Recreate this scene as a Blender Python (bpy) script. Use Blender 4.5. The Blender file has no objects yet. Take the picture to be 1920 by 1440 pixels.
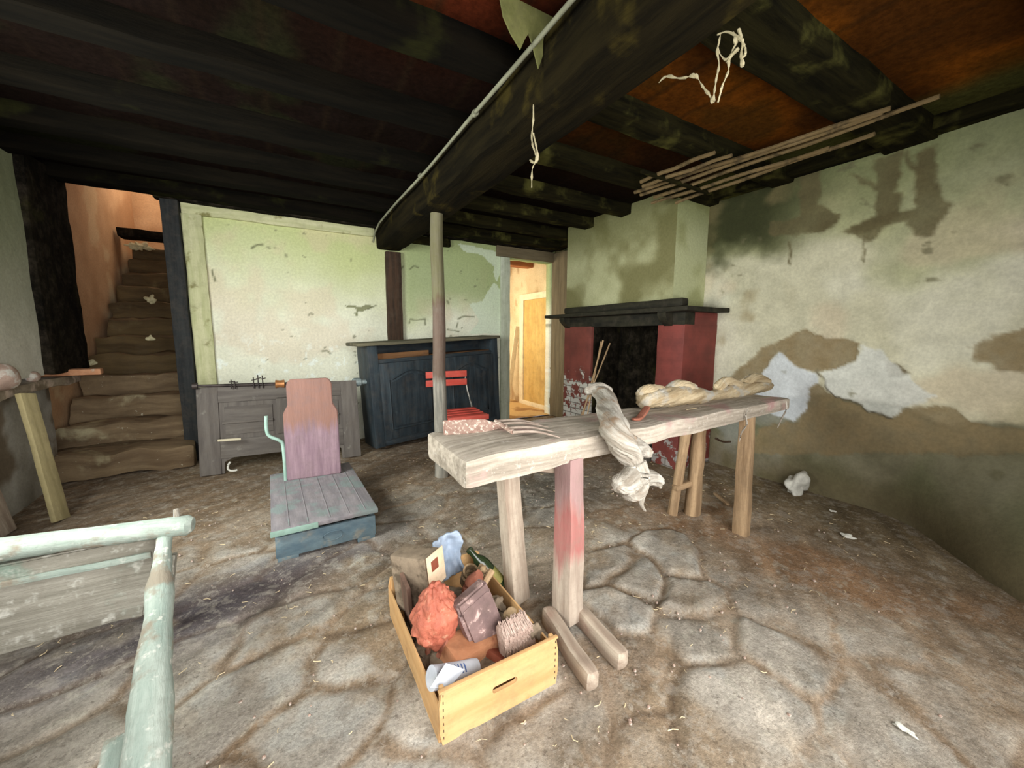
import bpy, bmesh, math, random
import numpy as np
from mathutils import Vector, Matrix, noise as mnoise

# ---------------------------------------------------------------- camera, light, exposure
sc = bpy.context.scene
H = 1.2
YAW, PITCH, ROLL, FPX = math.radians(30.33), math.radians(7.2), math.radians(.22), 729.0
_f = Vector((math.sin(YAW)*math.cos(PITCH), math.cos(YAW)*math.cos(PITCH), -math.sin(PITCH)))
_r0 = Vector((math.cos(YAW), -math.sin(YAW), 0)); _u0 = _r0.cross(_f)
_rt = _r0*math.cos(ROLL) + _u0*math.sin(ROLL); _up = _u0*math.cos(ROLL) - _r0*math.sin(ROLL)
CAM = Vector((0, 0, H))
cd = bpy.data.cameras.new('camera'); cam = bpy.data.objects.new('camera', cd)
sc.collection.objects.link(cam); sc.camera = cam
cam.matrix_world = Matrix(((_rt.x, _up.x, -_f.x, 0), (_rt.y, _up.y, -_f.y, 0), (_rt.z, _up.z, -_f.z, H), (0, 0, 0, 1)))
cd.sensor_width = 36; cd.lens = FPX/1920*36; cd.clip_start = .02
w = bpy.data.worlds.new('world'); sc.world = w; w.use_nodes = True
w.node_tree.nodes['Background'].inputs[0].default_value = (.75, .85, 1, 1)
w.node_tree.nodes['Background'].inputs[1].default_value = .25
sc.view_settings.view_transform = 'Standard'; sc.view_settings.look = 'None'
sc.view_settings.gamma = 1; sc.view_settings.use_curve_mapping = False
sc.view_settings.exposure = 0.0

def area(name, loc, tgt, sx, sy, e, col, spread=180):
    l = bpy.data.lights.new(name, 'AREA'); l.shape = 'RECTANGLE'; l.size = sx; l.size_y = sy
    l.energy = e; l.color = col; l.spread = math.radians(spread)
    o = bpy.data.objects.new(name, l); sc.collection.objects.link(o); o.location = loc
    o.rotation_euler = (Vector(tgt)-Vector(loc)).to_track_quat('-Z', 'Y').to_euler(); return o
area('doorway_daylight', (.5, -.72, 1.15), (.5, 3, .5), 2.5, 1.7, 114, (1, .985, .96), 155)
area('added_fill_light', (-1.42, 2.05, 1.5), (3, 4.0, 1.0), 1.2, 1.0, 84, (.97, 1, .95), 150)  # added fill lamp just out of view, brightens the far walls
area('annex_daylight', (2.15, 5.9, 1.6), (3.6, 5.6, 1.0), 1.2, 1.2, 44, (1, .90, .70))
area('stair_daylight', (-1.15, 7.3, 3.65), (-1.3, 7.4, 2.2), .7, .9, 16, (1, .84, .68))

# ---------------------------------------------------------------- helpers
def at(px, py, **k):
    d = _f + _rt*((px-960)/FPX) - _up*((py-720)/FPX)
    for a, v in k.items():
        i = 'xyz'.index(a); return CAM + d*((v-CAM[i])/d[i])
def lin(c):
    return tuple((x/255/12.92 if x/255 <= .04045 else ((x/255+.055)/1.055)**2.4) for x in c)
C = sc.collection
RNG = np.random.default_rng(7); TAB = RNG.random((256, 256))
def vn(x, y, s=0):
    xi = np.floor(x).astype(int); yi = np.floor(y).astype(int); fx = x-xi; fy = y-yi
    fx = fx*fx*(3-2*fx); fy = fy*fy*(3-2*fy)
    g = lambda a, b: TAB[(a+s*17) & 255, (b+s*31) & 255]
    return (g(xi, yi)*(1-fx)+g(xi+1, yi)*fx)*(1-fy) + (g(xi, yi+1)*(1-fx)+g(xi+1, yi+1)*fx)*fy
def fbm(x, y, s=0, o=4):
    t = 0; a = .5; n = 0
    for i in range(o):
        t = t+a*vn(x*2**i, y*2**i, s+i); n += a; a *= .5
    return t/n
def sst(a, b, x):
    t = np.clip((x-a)/(b-a), 0, 1); return t*t*(3-2*t)
def inpoly(x, y, P):
    ins = np.zeros(x.shape, bool); n = len(P)
    for i in range(n):
        x1, y1 = P[i]; x2, y2 = P[(i+1) % n]
        c = ((y1 > y) != (y2 > y)) & (x < (x2-x1)*(y-y1)/((y2-y1) if y2 != y1 else 1e-9)+x1)
        ins ^= c
    return ins

def finish(o, label=None, cat=None, group=None, kind=None):
    if label: o['label'] = label
    if cat: o['category'] = cat
    if group: o['group'] = group
    if kind: o['kind'] = kind
    return o
def rootloc(p):
    v = Vector((0, 0, 0))
    while p is not None: v = v + p.location; p = p.parent
    return v
def thing(name, label, cat, loc, group=None):
    o = bpy.data.objects.new(name, None); C.objects.link(o); o.location = loc; o.empty_display_size = .1
    return finish(o, label, cat, group)
def obj(name, bm, m, parent=None, smooth=True, label=None, cat=None, group=None, kind=None):
    """bm is in world coordinates; the object gets its origin at the parent (or at its own base)."""
    if parent is not None: off = rootloc(parent)
    else:
        xs = [v.co for v in bm.verts]
        off = Vector((sum(v.x for v in xs)/len(xs), sum(v.y for v in xs)/len(xs), min(v.z for v in xs)))
    for v in bm.verts: v.co -= off
    me = bpy.data.meshes.new(name)
    bmesh.ops.recalc_face_normals(bm, faces=bm.faces)
    bm.to_mesh(me); bm.free()
    if smooth:
        for p in me.polygons: p.use_smooth = True
        me.set_sharp_from_angle(angle=math.radians(38))
    o = bpy.data.objects.new(name, me); C.objects.link(o)
    if m: me.materials.append(m)
    if parent is not None: o.parent = parent
    else: o.location = off
    return finish(o, label, cat, group, kind)
def LOC(bm):
    return bm.verts.layers.float_vector.get('loc') or bm.verts.layers.float_vector.new('loc')
def nb():
    bm = bmesh.new(); LOC(bm); return bm
def frame(o, x, z=None):
    """matrix with X along x, Z near z (default up)"""
    x = Vector(x).normalized(); z = Vector(z or (0, 0, 1)); y = z.cross(x).normalized(); z = x.cross(y)
    return Matrix(((x.x, y.x, z.x, o[0]), (x.y, y.y, z.y, o[1]), (x.z, y.z, z.z, o[2]), (0, 0, 0, 1)))
ID = Matrix.Identity(4)
def box(bm, lo, hi, M=ID, bev=.004, seg=.08, amp=0, freq=6, taper=None, seed=0):
    """bevelled box between local corners lo..hi, subdivided and roughened, placed by M"""
    lo = Vector(lo); hi = Vector(hi); t = bmesh.new()
    bmesh.ops.create_cube(t, size=1)
    d = hi-lo; c = (hi+lo)/2
    for v in t.verts: v.co = Vector((v.co.x*d.x, v.co.y*d.y, v.co.z*d.z))
    if bev: bmesh.ops.bevel(t, geom=t.edges[:], offset=min(bev, min(d)*.45), segments=2, profile=.6, affect='EDGES')
    if amp:
        for ax in range(3):
            n = int(d[ax]/seg)
            for k in range(1, n):
                co = Vector((0, 0, 0)); co[ax] = -d[ax]/2+d[ax]*k/n; no = Vector((0, 0, 0)); no[ax] = 1
                bmesh.ops.bisect_plane(t, geom=t.verts[:]+t.edges[:]+t.faces[:], plane_co=co, plane_no=no)
    ly = LOC(bm); order = sorted(range(3), key=lambda i: -d[i]); mp = {}
    sv = Vector((seed*3.7+lo.x*1.3, seed*1.9, lo.z*2.1))
    for v in t.verts:
        p = v.co.copy(); q = Vector((p[order[0]], p[order[1]], p[order[2]]))
        if taper:
            k = p[order[0]]/d[order[0]]+.5; s = taper[0]*(1-k)+taper[1]*k
            for i in (1, 2): p[order[i]] *= s
        if amp:
            p += mnoise.noise_vector((v.co+c+sv)*freq)*amp + mnoise.noise_vector((v.co+c+sv)*freq*3.1)*amp*.35
        nv = bm.verts.new(M @ (p+c)); nv[ly] = q+sv*.3; mp[v.index] = nv
    for f in t.faces: bm.faces.new([mp[v.index] for v in f.verts])
    t.free(); return bm
def bx(lo, hi, **k): return box(nb(), lo, hi, **k)
def bar(bm, a, b, w, h, **k):
    a = Vector(a); b = Vector(b); L = (b-a).length
    z = (0, 0, 1) if abs((b-a).normalized().z) < .9 else (0, -1, 0)
    if 'z' in k: z = k.pop('z')
    return box(bm, (0, -w/2, -h/2), (L, w/2, h/2), M=frame(a, b-a, z), **k)
def tube(bm, pts, rad, n=12, amp=0, freq=8, flat=1.0, cap=True, seed=0, ref=(0, 0, 1)):
    pts = [Vector(p) for p in pts]
    if not hasattr(rad, '__len__'): rad = [rad]*len(pts)
    ly = LOC(bm); rings = []; s = 0
    ref = Vector(ref)
    for i, p in enumerate(pts):
        t = (pts[min(i+1, len(pts)-1)]-pts[max(i-1, 0)]).normalized()
        if i: s += (p-pts[i-1]).length
        r = ref if abs(t.dot(ref)) < .95 else Vector((1, .2, 0))
        x = r.cross(t).normalized(); y = t.cross(x); ring = []
        for k in range(n):
            a = 2*math.pi*k/n; d = x*math.cos(a)+y*math.sin(a)*flat
            q = p+d*rad[i]
            if amp: q += d*mnoise.noise(q*freq+Vector((seed, 0, 0)))*amp + mnoise.noise_vector(q*freq*2.3)*amp*.3
            v = bm.verts.new(q); v[ly] = Vector((s+seed, math.cos(a)*rad[i], math.sin(a)*rad[i])); ring.append(v)
        rings.append(ring)
    for i in range(len(rings)-1):
        for k in range(n):
            bm.faces.new((rings[i][k], rings[i][(k+1) % n], rings[i+1][(k+1) % n], rings[i+1][k]))
    if cap:
        bm.faces.new(rings[0][::-1]); bm.faces.new(rings[-1])
    return bm
def smooth_path(P, n=6):
    P = [Vector(p) for p in P]; out = []
    for i in range(len(P)-1):
        p0 = P[max(i-1, 0)]; p1 = P[i]; p2 = P[i+1]; p3 = P[min(i+2, len(P)-1)]
        for k in range(n):
            t = k/n
            out.append(.5*((2*p1)+(p2-p0)*t+(2*p0-5*p1+4*p2-p3)*t*t+(-p0+3*p1-3*p2+p3)*t**3))
    return out+[P[-1]]
def lerps(R, m): return [float(v) for v in np.interp(np.linspace(0, len(R)-1, m), range(len(R)), R)]
def prism(bm, poly, th, M=ID, bev=0, along_u=False):
    """poly (u,v) in the local XZ plane, thickness th along local +Y"""
    t = bmesh.new(); ly = LOC(bm)
    a = [t.verts.new((u, 0, v)) for u, v in poly]; f = t.faces.new(a)
    r = bmesh.ops.extrude_face_region(t, geom=[f])
    for e in r['geom']:
        if isinstance(e, bmesh.types.BMVert): e.co.y += th
    if bev: bmesh.ops.bevel(t, geom=[e for e in t.edges], offset=bev, segments=2, affect='EDGES')
    t.normal_update(); bmesh.ops.triangulate(t, faces=[f for f in t.faces if len(f.verts) > 6])
    t.verts.index_update(); mp = {}
    for v in t.verts:
        nv = bm.verts.new(M @ v.co); nv[ly] = Vector((v.co.x, v.co.z, v.co.y) if along_u else (v.co.z, v.co.x, v.co.y)); mp[v.index] = nv
    for f in t.faces: bm.faces.new([mp[v.index] for v in f.verts])
    t.free(); return bm
def lathe(bm, prof, M=ID, n=24):
    ly = LOC(bm); rings = []
    for r, z in prof:
        ring = []
        for k in range(n):
            a = 2*math.pi*k/n; v = bm.verts.new(M @ Vector((r*math.cos(a), r*math.sin(a), z)))
            v[ly] = Vector((z, r*math.cos(a), r*math.sin(a))); ring.append(v)
        rings.append(ring)
    for i in range(len(rings)-1):
        for k in range(n):
            bm.faces.new((rings[i][k], rings[i][(k+1) % n], rings[i+1][(k+1) % n], rings[i+1][k]))
    bm.faces.new(rings[0][::-1]); bm.faces.new(rings[-1]); return bm
def blob(bm, c, r, sub=4, amp=.2, freq=8, seed=0, sc3=(1, 1, 1), crease=0):
    t = bmesh.new(); bmesh.ops.create_icosphere(t, subdivisions=sub, radius=1); ly = LOC(bm); mp = {}
    c = Vector(c)
    for v in t.verts:
        n = v.co.normalized(); q = Vector((n.x*sc3[0], n.y*sc3[1], n.z*sc3[2]))*r
        k = mnoise.noise(q*freq+Vector((seed, seed, 0)))
        k2 = abs(mnoise.noise(q*freq*2.2+Vector((0, seed, 5)))) if crease else 0
        q = q*(1+amp*k-crease*(k2 < .08)*.5-crease*k2)
        nv = bm.verts.new(c+q); nv[ly] = q; mp[v.index] = nv
    for f in t.faces: bm.faces.new([mp[v.index] for v in f.verts])
    t.free(); return bm

# ---------------------------------------------------------------- materials
def newmat(name):
    m = bpy.data.materials.new(name); m.use_nodes = True; nt = m.node_tree
    return m, nt, nt.nodes['Principled BSDF']
def N(nt, t, **k):
    n = nt.nodes.new(t)
    for a, v in k.items(): setattr(n, a, v)
    return n
def noise_fac(nt, vec, sc_, detail=5, rough=.6, lo=.35, hi=.65):
    n = N(nt, 'ShaderNodeTexNoise'); n.inputs['Scale'].default_value = sc_; n.inputs['Detail'].default_value = detail
    n.inputs['Roughness'].default_value = rough; nt.links.new(vec, n.inputs['Vector'])
    r = N(nt, 'ShaderNodeMapRange'); r.interpolation_type = 'SMOOTHSTEP'
    r.inputs['From Min'].default_value = lo; r.inputs['From Max'].default_value = hi
    nt.links.new(n.outputs['Fac'], r.inputs['Value']); return r.outputs['Result'], n.outputs['Fac']
def mixc(nt, fac, a, b):
    m = N(nt, 'ShaderNodeMix', data_type='RGBA')
    for s, v in ((m.inputs['Factor'], fac), (m.inputs[6], a), (m.inputs[7], b)):
        if isinstance(v, (tuple, float, int)): s.default_value = v if not isinstance(v, tuple) else (*v[:3], 1)
        else: nt.links.new(v, s)
    return m.outputs[2]
def M_(name, c1, c2, st=(3, 30, 30), sc_=1, c3=None, s3=6, t3=(.5, .62), c4=None, s4=40, t4=(.6, .7), rough=.85, bump=.25, metal=0, coord='loc', bs=None, rot=None, grime=.3, bands=(), spec=.25):
    """mottled procedural material: streaked c1..c2, patches c3, fine specks c4"""
    m, nt, b = newmat(name)
    if coord == 'loc':
        src = N(nt, 'ShaderNodeAttribute', attribute_name='loc').outputs['Vector']
    else: src = N(nt, 'ShaderNodeTexCoord').outputs['Object']
    base = src
    if rot:
        mr = N(nt, 'ShaderNodeMapping'); mr.inputs['Rotation'].default_value = rot; nt.links.new(src, mr.inputs['Vector']); base = mr.outputs['Vector']
    mp = N(nt, 'ShaderNodeMapping'); mp.inputs['Scale'].default_value = st; nt.links.new(base, mp.inputs['Vector'])
    f, raw = noise_fac(nt, mp.outputs['Vector'], sc_, 6, .65, .3, .7)
    col = mixc(nt, f, lin(c1), lin(c2))
    if c3:
        f3, _ = noise_fac(nt, src, s3, 5, .6, *t3); col = mixc(nt, f3, col, lin(c3))
    if c4:
        f4, _ = noise_fac(nt, src, s4, 3, .7, *t4) if s4 else noise_fac(nt, mp.outputs['Vector'], .55, 4, .6, *t4); col = mixc(nt, f4, col, lin(c4))
    for lo, hi, cb in bands:
        sx = N(nt, 'ShaderNodeSeparateXYZ'); nt.links.new(src, sx.inputs[0])
        nf, nr = noise_fac(nt, mp.outputs['Vector'], .8, 4, .6)
        ad = N(nt, 'ShaderNodeMath', operation='MULTIPLY_ADD'); nt.links.new(nr, ad.inputs[0]); ad.inputs[1].default_value = .35; nt.links.new(sx.outputs[0], ad.inputs[2])
        a1 = N(nt, 'ShaderNodeMapRange'); a1.inputs['From Min'].default_value = lo+.14; a1.inputs['From Max'].default_value = lo+.22; nt.links.new(ad.outputs[0], a1.inputs['Value'])
        a2 = N(nt, 'ShaderNodeMapRange'); a2.inputs['From Min'].default_value = hi+.22; a2.inputs['From Max'].default_value = hi+.14; nt.links.new(ad.outputs[0], a2.inputs['Value'])
        mm = N(nt, 'ShaderNodeMath', operation='MULTIPLY'); nt.links.new(a1.outputs[0], mm.inputs[0]); nt.links.new(a2.outputs[0], mm.inputs[1])
        m3 = N(nt, 'ShaderNodeMath', operation='MULTIPLY'); nt.links.new(mm.outputs[0], m3.inputs[0]); m3.inputs[1].default_value = .8
        col = mixc(nt, m3.outputs[0], col, lin(cb))
    if grime:
        oc = N(nt, 'ShaderNodeTexCoord').outputs['Object']
        fg, _ = noise_fac(nt, oc, 11, 6, .75, .42, .72); fm = N(nt, 'ShaderNodeMath', operation='MULTIPLY'); nt.links.new(fg, fm.inputs[0]); fm.inputs[1].default_value = grime*1.3
        col = mixc(nt, fm.outputs[0], col, tuple(x*.55+y_*.45 for x, y_ in zip(lin([(p+q_)/2*.86 for p, q_ in zip(c1, c2)]), lin((104, 92, 78)))))
        fh, _ = noise_fac(nt, oc, 70, 4, .8, .5, .75); fn_ = N(nt, 'ShaderNodeMath', operation='MULTIPLY'); nt.links.new(fh, fn_.inputs[0]); fn_.inputs[1].default_value = grime*.8
        col = mixc(nt, fn_.outputs[0], col, tuple(x*.7 for x in lin(c1)))
    nt.links.new(col, b.inputs['Base Color'])
    b.inputs['Roughness'].default_value = rough; b.inputs['Metallic'].default_value = metal
    b.inputs['Specular IOR Level'].default_value = spec
    if bump:
        bp = N(nt, 'ShaderNodeBump'); bp.inputs['Strength'].default_value = bump; bp.inputs['Distance'].default_value = .01
        g, r2 = noise_fac(nt, mp.outputs['Vector'] if not bs else src, bs or sc_*2, 6, .7, .2, .8)
        nt.links.new(r2, bp.inputs['Height']); nt.links.new(bp.outputs['Normal'], b.inputs['Normal'])
    return m
def M_attr(name, bump=.35, fs=60, rough=.92, tint=.18, spec=.2, bits=0):
    """surface coloured by its stains (colour attribute) with fine grain on top"""
    m, nt, b = newmat(name)
    a = N(nt, 'ShaderNodeAttribute', attribute_name='stain').outputs['Color']
    src = N(nt, 'ShaderNodeTexCoord').outputs['Object']
    f, raw = noise_fac(nt, src, fs, 6, .7, .3, .7)
    mu = N(nt, 'ShaderNodeMapRange'); mu.inputs['To Min'].default_value = 1-tint; mu.inputs['To Max'].default_value = 1+tint
    nt.links.new(f, mu.inputs['Value'])
    v = N(nt, 'ShaderNodeVectorMath', operation='SCALE'); nt.links.new(a, v.inputs[0]); nt.links.new(mu.outputs[0], v.inputs['Scale'])
    cc = v.outputs[0]
    if bits:
        for sc_, lo, hi, cb, k_ in ((9, .52, .60, (176, 168, 156), .45), (26, .56, .62, (190, 182, 168), .5), (38, .57, .63, (72, 58, 46), .55), (95, .60, .66, (206, 196, 178), .6), (6, .55, .66, (92, 76, 60), .4)):
            fb, _ = noise_fac(nt, src, sc_, 7, .78, lo, hi); mk = N(nt, 'ShaderNodeMath', operation='MULTIPLY'); nt.links.new(fb, mk.inputs[0]); mk.inputs[1].default_value = k_*bits
            cc = mixc(nt, mk.outputs[0], cc, lin(cb))
    nt.links.new(cc, b.inputs['Base Color']); b.inputs['Roughness'].default_value = rough
    b.inputs['Specular IOR Level'].default_value = spec
    bp = N(nt, 'ShaderNodeBump'); bp.inputs['Strength'].default_value = bump; bp.inputs['Distance'].default_value = .01
    _, r1 = noise_fac(nt, src, fs*.35, 8, .75); nt.links.new(r1, bp.inputs['Height']); nt.links.new(bp.outputs['Normal'], b.inputs['Normal'])
    return m
def grid(name, P0, U, V, lu, lv, res, fn, m, keep=None, kind='structure', solid=.1, flip=False):
    """rectangular surface patch: fn(u,v) -> (offset along normal, colour rgb 0-255)"""
    nu = max(2, int(lu/res)); nv = max(2, int(lv/res))
    u, v = np.meshgrid(np.linspace(0, lu, nu+1), np.linspace(0, lv, nv+1), indexing='ij')
    U = np.array(U, float); V = np.array(V, float); Nn = np.cross(U, V)
    d, col = fn(u, v)
    P = (u[..., None]*U+v[..., None]*V + (d[..., None] if d.ndim == 2 else 0)*Nn).reshape(-1, 3) if d.ndim == 2 else (u[..., None]*U+v[..., None]*V+d).reshape(-1, 3)
    i, j = np.meshgrid(np.arange(nu), np.arange(nv), indexing='ij')
    a = i*(nv+1)+j; F = np.stack([a, a+nv+1, a+nv+2, a+1], -1).reshape(-1, 4)
    if keep is not None:
        cu = (u[:-1, :-1]+u[1:, 1:])/2; cv = (v[:-1, :-1]+v[1:, 1:])/2; F = F[keep(cu, cv).reshape(-1)]
    me = bpy.data.meshes.new(name); me.from_pydata(P.tolist(), [], F.tolist())
    c = np.clip(col, 0, 255)/255; c = np.where(c <= .04045, c/12.92, ((c+.055)/1.055)**2.4).reshape(-1, 3)
    at_ = me.attributes.new('stain', 'FLOAT_COLOR', 'POINT')
    at_.data.foreach_set('color', np.concatenate([c, np.ones((len(c), 1))], 1).astype(np.float32).ravel())
    me.polygons.foreach_set('use_smooth', [True]*len(me.polygons)); me.update()
    o = bpy.data.objects.new(name, me); C.objects.link(o); o.location = P0; me.materials.append(m)
    if solid:
        s = o.modifiers.new('thickness', 'SOLIDIFY'); s.thickness = solid; s.offset = -1
    return finish(o, kind=kind)
def cmix(base, col, k): return base*(1-k[..., None])+np.array(col, float)*k[..., None]
def flat(u, c): return np.broadcast_to(np.array(c, float), u.shape+(3,)).copy()

m_wall = M_attr('plaster', .4, 45, tint=.10)
m_floor = M_attr('flagstone_and_dirt', 1.0, 90, tint=.25, bits=.8)
m_ceil = M_attr('shade_toned_tiles', .4, 30, tint=.3, spec=.03)
m_soot_shade = M_('soot_and_shade_black', (12, 11, 9), (26, 23, 16), spec=.04, rough=1, st=(2, 14, 14), c3=(50, 48, 26), s3=3, t3=(.56, .75), bump=.6)  # sooted timber; also colours the bar drawn for stair shadow
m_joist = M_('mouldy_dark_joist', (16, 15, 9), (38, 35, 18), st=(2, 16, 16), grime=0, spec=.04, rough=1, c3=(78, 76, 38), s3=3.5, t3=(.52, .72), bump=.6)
m_joistL = M_('shade_dark_joist', (9, 8, 6), (18, 15, 10), st=(2, 16, 16), grime=0, spec=.04, rough=1, c3=(32, 32, 14), s3=2.5, t3=(.58, .75), bump=.6)  # left half of the same joists, shade put into a darker colour
m_beam = M_('main_beam_timber', (16, 14, 9), (34, 29, 16), st=(1.5, 14, 14), grime=0, spec=.04, rough=1, c3=(58, 50, 22), s3=4, t3=(.56, .74), bump=.8)
m_prop = M_('peeled_prop_wood', (110, 108, 100), (158, 152, 140), st=(2.5, 30, 30), bands=((1.45, 3.0, (92, 88, 52)), (.85, 1.5, (86, 62, 50))), bump=.5)
m_post = M_('brown_post', (44, 34, 26), (74, 54, 40), st=(2, 26, 26), bump=.5)
m_darkpost = M_('blackened_post', (28, 30, 32), (46, 48, 48), st=(2, 26, 26), bump=.4)
m_palewood = M_('whitewashed_board', (170, 172, 128), (198, 196, 158), st=(2, 22, 22), c3=(120, 116, 70), s3=7, t3=(.58, .72), bump=.3)
m_greybench = M_('dusty_bench_wood', (138, 128, 114), (198, 186, 170), st=(2.2, 28, 28), c3=(180, 146, 140), s3=3, t3=(.54, .68), c4=(196, 186, 174), s4=34, t4=(.56, .74), bump=.6)
m_leg = M_('dusty_leg_wood', (146, 128, 112), (190, 176, 158), st=(2, 24, 24), c3=(140, 112, 98), s3=2.6, t3=(.52, .66), c4=(206, 192, 176), s4=50, t4=(.66, .76), bump=.5)
m_leg2 = M_('brown_split_pole', (122, 98, 72), (178, 150, 116), st=(2, 26, 26), bump=.5)
m_log = M_('bleached_gnarled_wood', (134, 124, 110), (208, 202, 190), st=(4, 34, 34), c3=(150, 122, 96), s3=9, t3=(.56, .74), c4=(70, 56, 44), s4=0, t4=(.68, .76), rough=.9, bump=1.0)
m_log2 = M_('cream_gnarled_wood', (164, 142, 108), (214, 196, 162), st=(4, 30, 30), c3=(186, 182, 172), s3=9, t3=(.5, .7), c4=(110, 88, 62), s4=0, t4=(.7, .78), rough=.9, bump=1.0)
m_ply = M_('fruit_crate_plywood', (192, 148, 98), (210, 170, 120), st=(2, 16, 16), c3=(186, 138, 90), s3=9, t3=(.6, .75), rough=.6, bump=.08)
m_mint = M_('mint_flaking_paint', (138, 154, 144), (178, 188, 178), st=(3, 20, 20), c3=(146, 136, 120), s3=7, t3=(.5, .62), c4=(210, 212, 202), s4=22, t4=(.56, .72), bump=.6)
m_mint2 = M_('weathered_mint_board', (126, 122, 110), (164, 160, 148), st=(1.6, 20, 20), c3=(124, 150, 136), s3=4, t3=(.55, .72), c4=(196, 194, 184), s4=16, t4=(.54, .74), bump=.8)
m_mintbar = M_('mint_enamel', (120, 148, 136), (148, 174, 162), st=(5, 5, 5), rough=.5, bump=.1)
m_scaletop = M_('worn_grey_lilac_plate', (112, 108, 112), (140, 134, 136), st=(4, 20, 20), c3=(120, 130, 128), s3=7, bump=.3)
m_scalebase = M_('blue_grey_iron_base', (72, 92, 104), (104, 122, 128), st=(5, 12, 12), c3=(132, 132, 124), s3=9, t3=(.56, .7), rough=.6, bump=.4)
m_backboard = M_('faded_mauve_board', (112, 90, 100), (142, 118, 126), st=(2, 26, 26), bands=((.36, 1.2, (128, 92, 74)),), rough=.7, bump=.3)
m_panel = M_('grey_brown_old_door', (82, 76, 72), (104, 98, 92), st=(2, 22, 22), c3=(122, 118, 110), s3=9, t3=(.62, .75), rough=.8, bump=.3)
m_side = M_('blue_black_paint', (30, 38, 44), (52, 62, 68), st=(2, 18, 18), c3=(84, 92, 94), s3=6, t3=(.62, .8), rough=.5, bump=.2)
m_inner = M_('raw_brown_interior', (92, 62, 38), (130, 92, 58), st=(2, 18, 18), bump=.3)
m_red = M_('red_lacquer_slats', (190, 72, 60), (208, 94, 82), st=(3, 12, 12), c3=(196, 70, 60), s3=12, t3=(.6, .75), rough=.4, bump=.05)
m_steel = M_('tarnished_steel', (120, 118, 112), (170, 168, 160), st=(8, 8, 8), rough=.4, bump=.1, metal=.6)
m_iron = M_('dark_iron', (40, 36, 36), (70, 62, 60), st=(10, 10, 10), rough=.5, bump=.2, metal=.4)
m_brass = M_('worn_brass', (150, 96, 58), (190, 132, 82), st=(12, 12, 12), rough=.4, bump=.1, metal=.5)
m_cw = M_('oxidised_counterweight', (96, 112, 116), (150, 160, 158), st=(16, 16, 16), rough=.5, bump=.3, metal=.3)
m_conduit = M_('dusty_conduit', (104, 106, 88), (138, 138, 116), st=(5, 20, 20), bump=.2)
m_mantel = M_('sooty_mantel_wood', (22, 22, 18), (46, 44, 32), st=(2, 18, 18), rough=.7, bump=.3)
m_chunk = M_('broken_plaster', (196, 194, 184), (222, 220, 208), st=(20, 20, 20), bump=.5)
m_bark = M_('split_firewood', (150, 120, 86), (196, 166, 128), st=(3, 30, 30), bump=.5)
m_pole = M_('dry_bamboo', (92, 76, 48), (124, 104, 70), st=(4, 30, 30), c3=(70, 58, 36), s3=8, bump=.3)
m_web = M_('dusty_cobweb', (150, 140, 108), (180, 170, 138), st=(20, 20, 20), bump=0)
m_rust = M_('plaster_caked_rust', (138, 108, 96), (174, 146, 132), st=(20, 20, 20), c3=(216, 200, 184), s3=60, t3=(.5, .62), bump=.6)
m_fork = M_('greyed_steel_tines', (140, 122, 110), (176, 160, 146), st=(20, 20, 20), bump=.4, metal=.2)
m_wedge = M_('rusty_iron_bracket', (142, 84, 66), (166, 108, 88), st=(14, 14, 14), bump=.3)
m_redbag = M_('crumpled_red_paper', (158, 84, 66), (194, 116, 92), st=(12, 12, 12), c3=(202, 150, 122), s3=34, t3=(.58, .74), rough=.5, bump=.5, bs=50)
m_card = M_('brown_cardboard', (164, 110, 78), (188, 134, 98), st=(10, 10, 10), c3=(150, 92, 66), s3=10, t3=(.58, .7), bump=.3)
m_greybox = M_('dirty_grey_box', (118, 104, 88), (146, 130, 110), st=(14, 14, 14), c3=(92, 80, 66), s3=12, bump=.3)
m_label = M_('pale_card_label', (226, 196, 160), (238, 214, 184), st=(14, 14, 14), bump=.1)
m_brown = M_('reddish_brown', (128, 66, 48), (146, 80, 58), st=(14, 14, 14), bump=.1)
m_bluebag = M_('pale_blue_plastic', (140, 156, 176), (168, 180, 196), st=(8, 8, 8), rough=.35, bump=.2)
m_tin = M_('mauve_rusty_tin', (98, 80, 78), (130, 106, 102), st=(10, 10, 10), c3=(196, 168, 160), s3=22, t3=(.56, .68), rough=.55, bump=.3)
m_brist = M_('matted_bristles', (164, 138, 126), (206, 184, 170), st=(40, 40, 40), bump=.5)
m_paper = M_('newsprint', (176, 182, 192), (204, 206, 212), st=(8, 8, 8), bump=.1)
m_ink = M_('blue_ink', (70, 92, 140), (84, 104, 150), st=(8, 8, 8), bump=0)
m_stonejar = M_('grimy_stoneware', (150, 124, 92), (190, 164, 128), st=(16, 16, 16), c3=(96, 78, 56), s3=14, bump=.4)
m_straw = M_('straw_bits', (196, 176, 140), (222, 204, 168), st=(30, 30, 30), bump=0)
m_yellowdoor = M_('ochre_panel', (196, 160, 92), (216, 182, 112), st=(2, 12, 12), c3=(180, 144, 84), s3=3, t3=(.45, .8), bump=.1)
m_whitefr = M_('cream_door_frame', (226, 208, 168), (236, 222, 188), st=(2, 12, 12), bump=.1)
m_frame = M_('khaki_door_frame', (92, 82, 62), (116, 104, 80), st=(2, 20, 20), bump=.3)
m_pink = M_('pinkish_fieldstone', (150, 126, 112), (184, 160, 146), st=(10, 10, 10), c3=(200, 196, 186), s3=14, bump=.6)
m_orange = M_('orange_brick', (172, 118, 84), (196, 144, 108), st=(12, 12, 12), c3=(200, 190, 170), s3=20, t3=(.6, .7), bump=.5)
m_step = M_('worn_earthy_step', (92, 74, 54), (138, 118, 90), st=(1.2, 9, 9), c3=(176, 166, 132), s3=2.6, t3=(.56, .72), c4=(190, 184, 160), s4=24, t4=(.66, .76), bump=.8)
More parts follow.
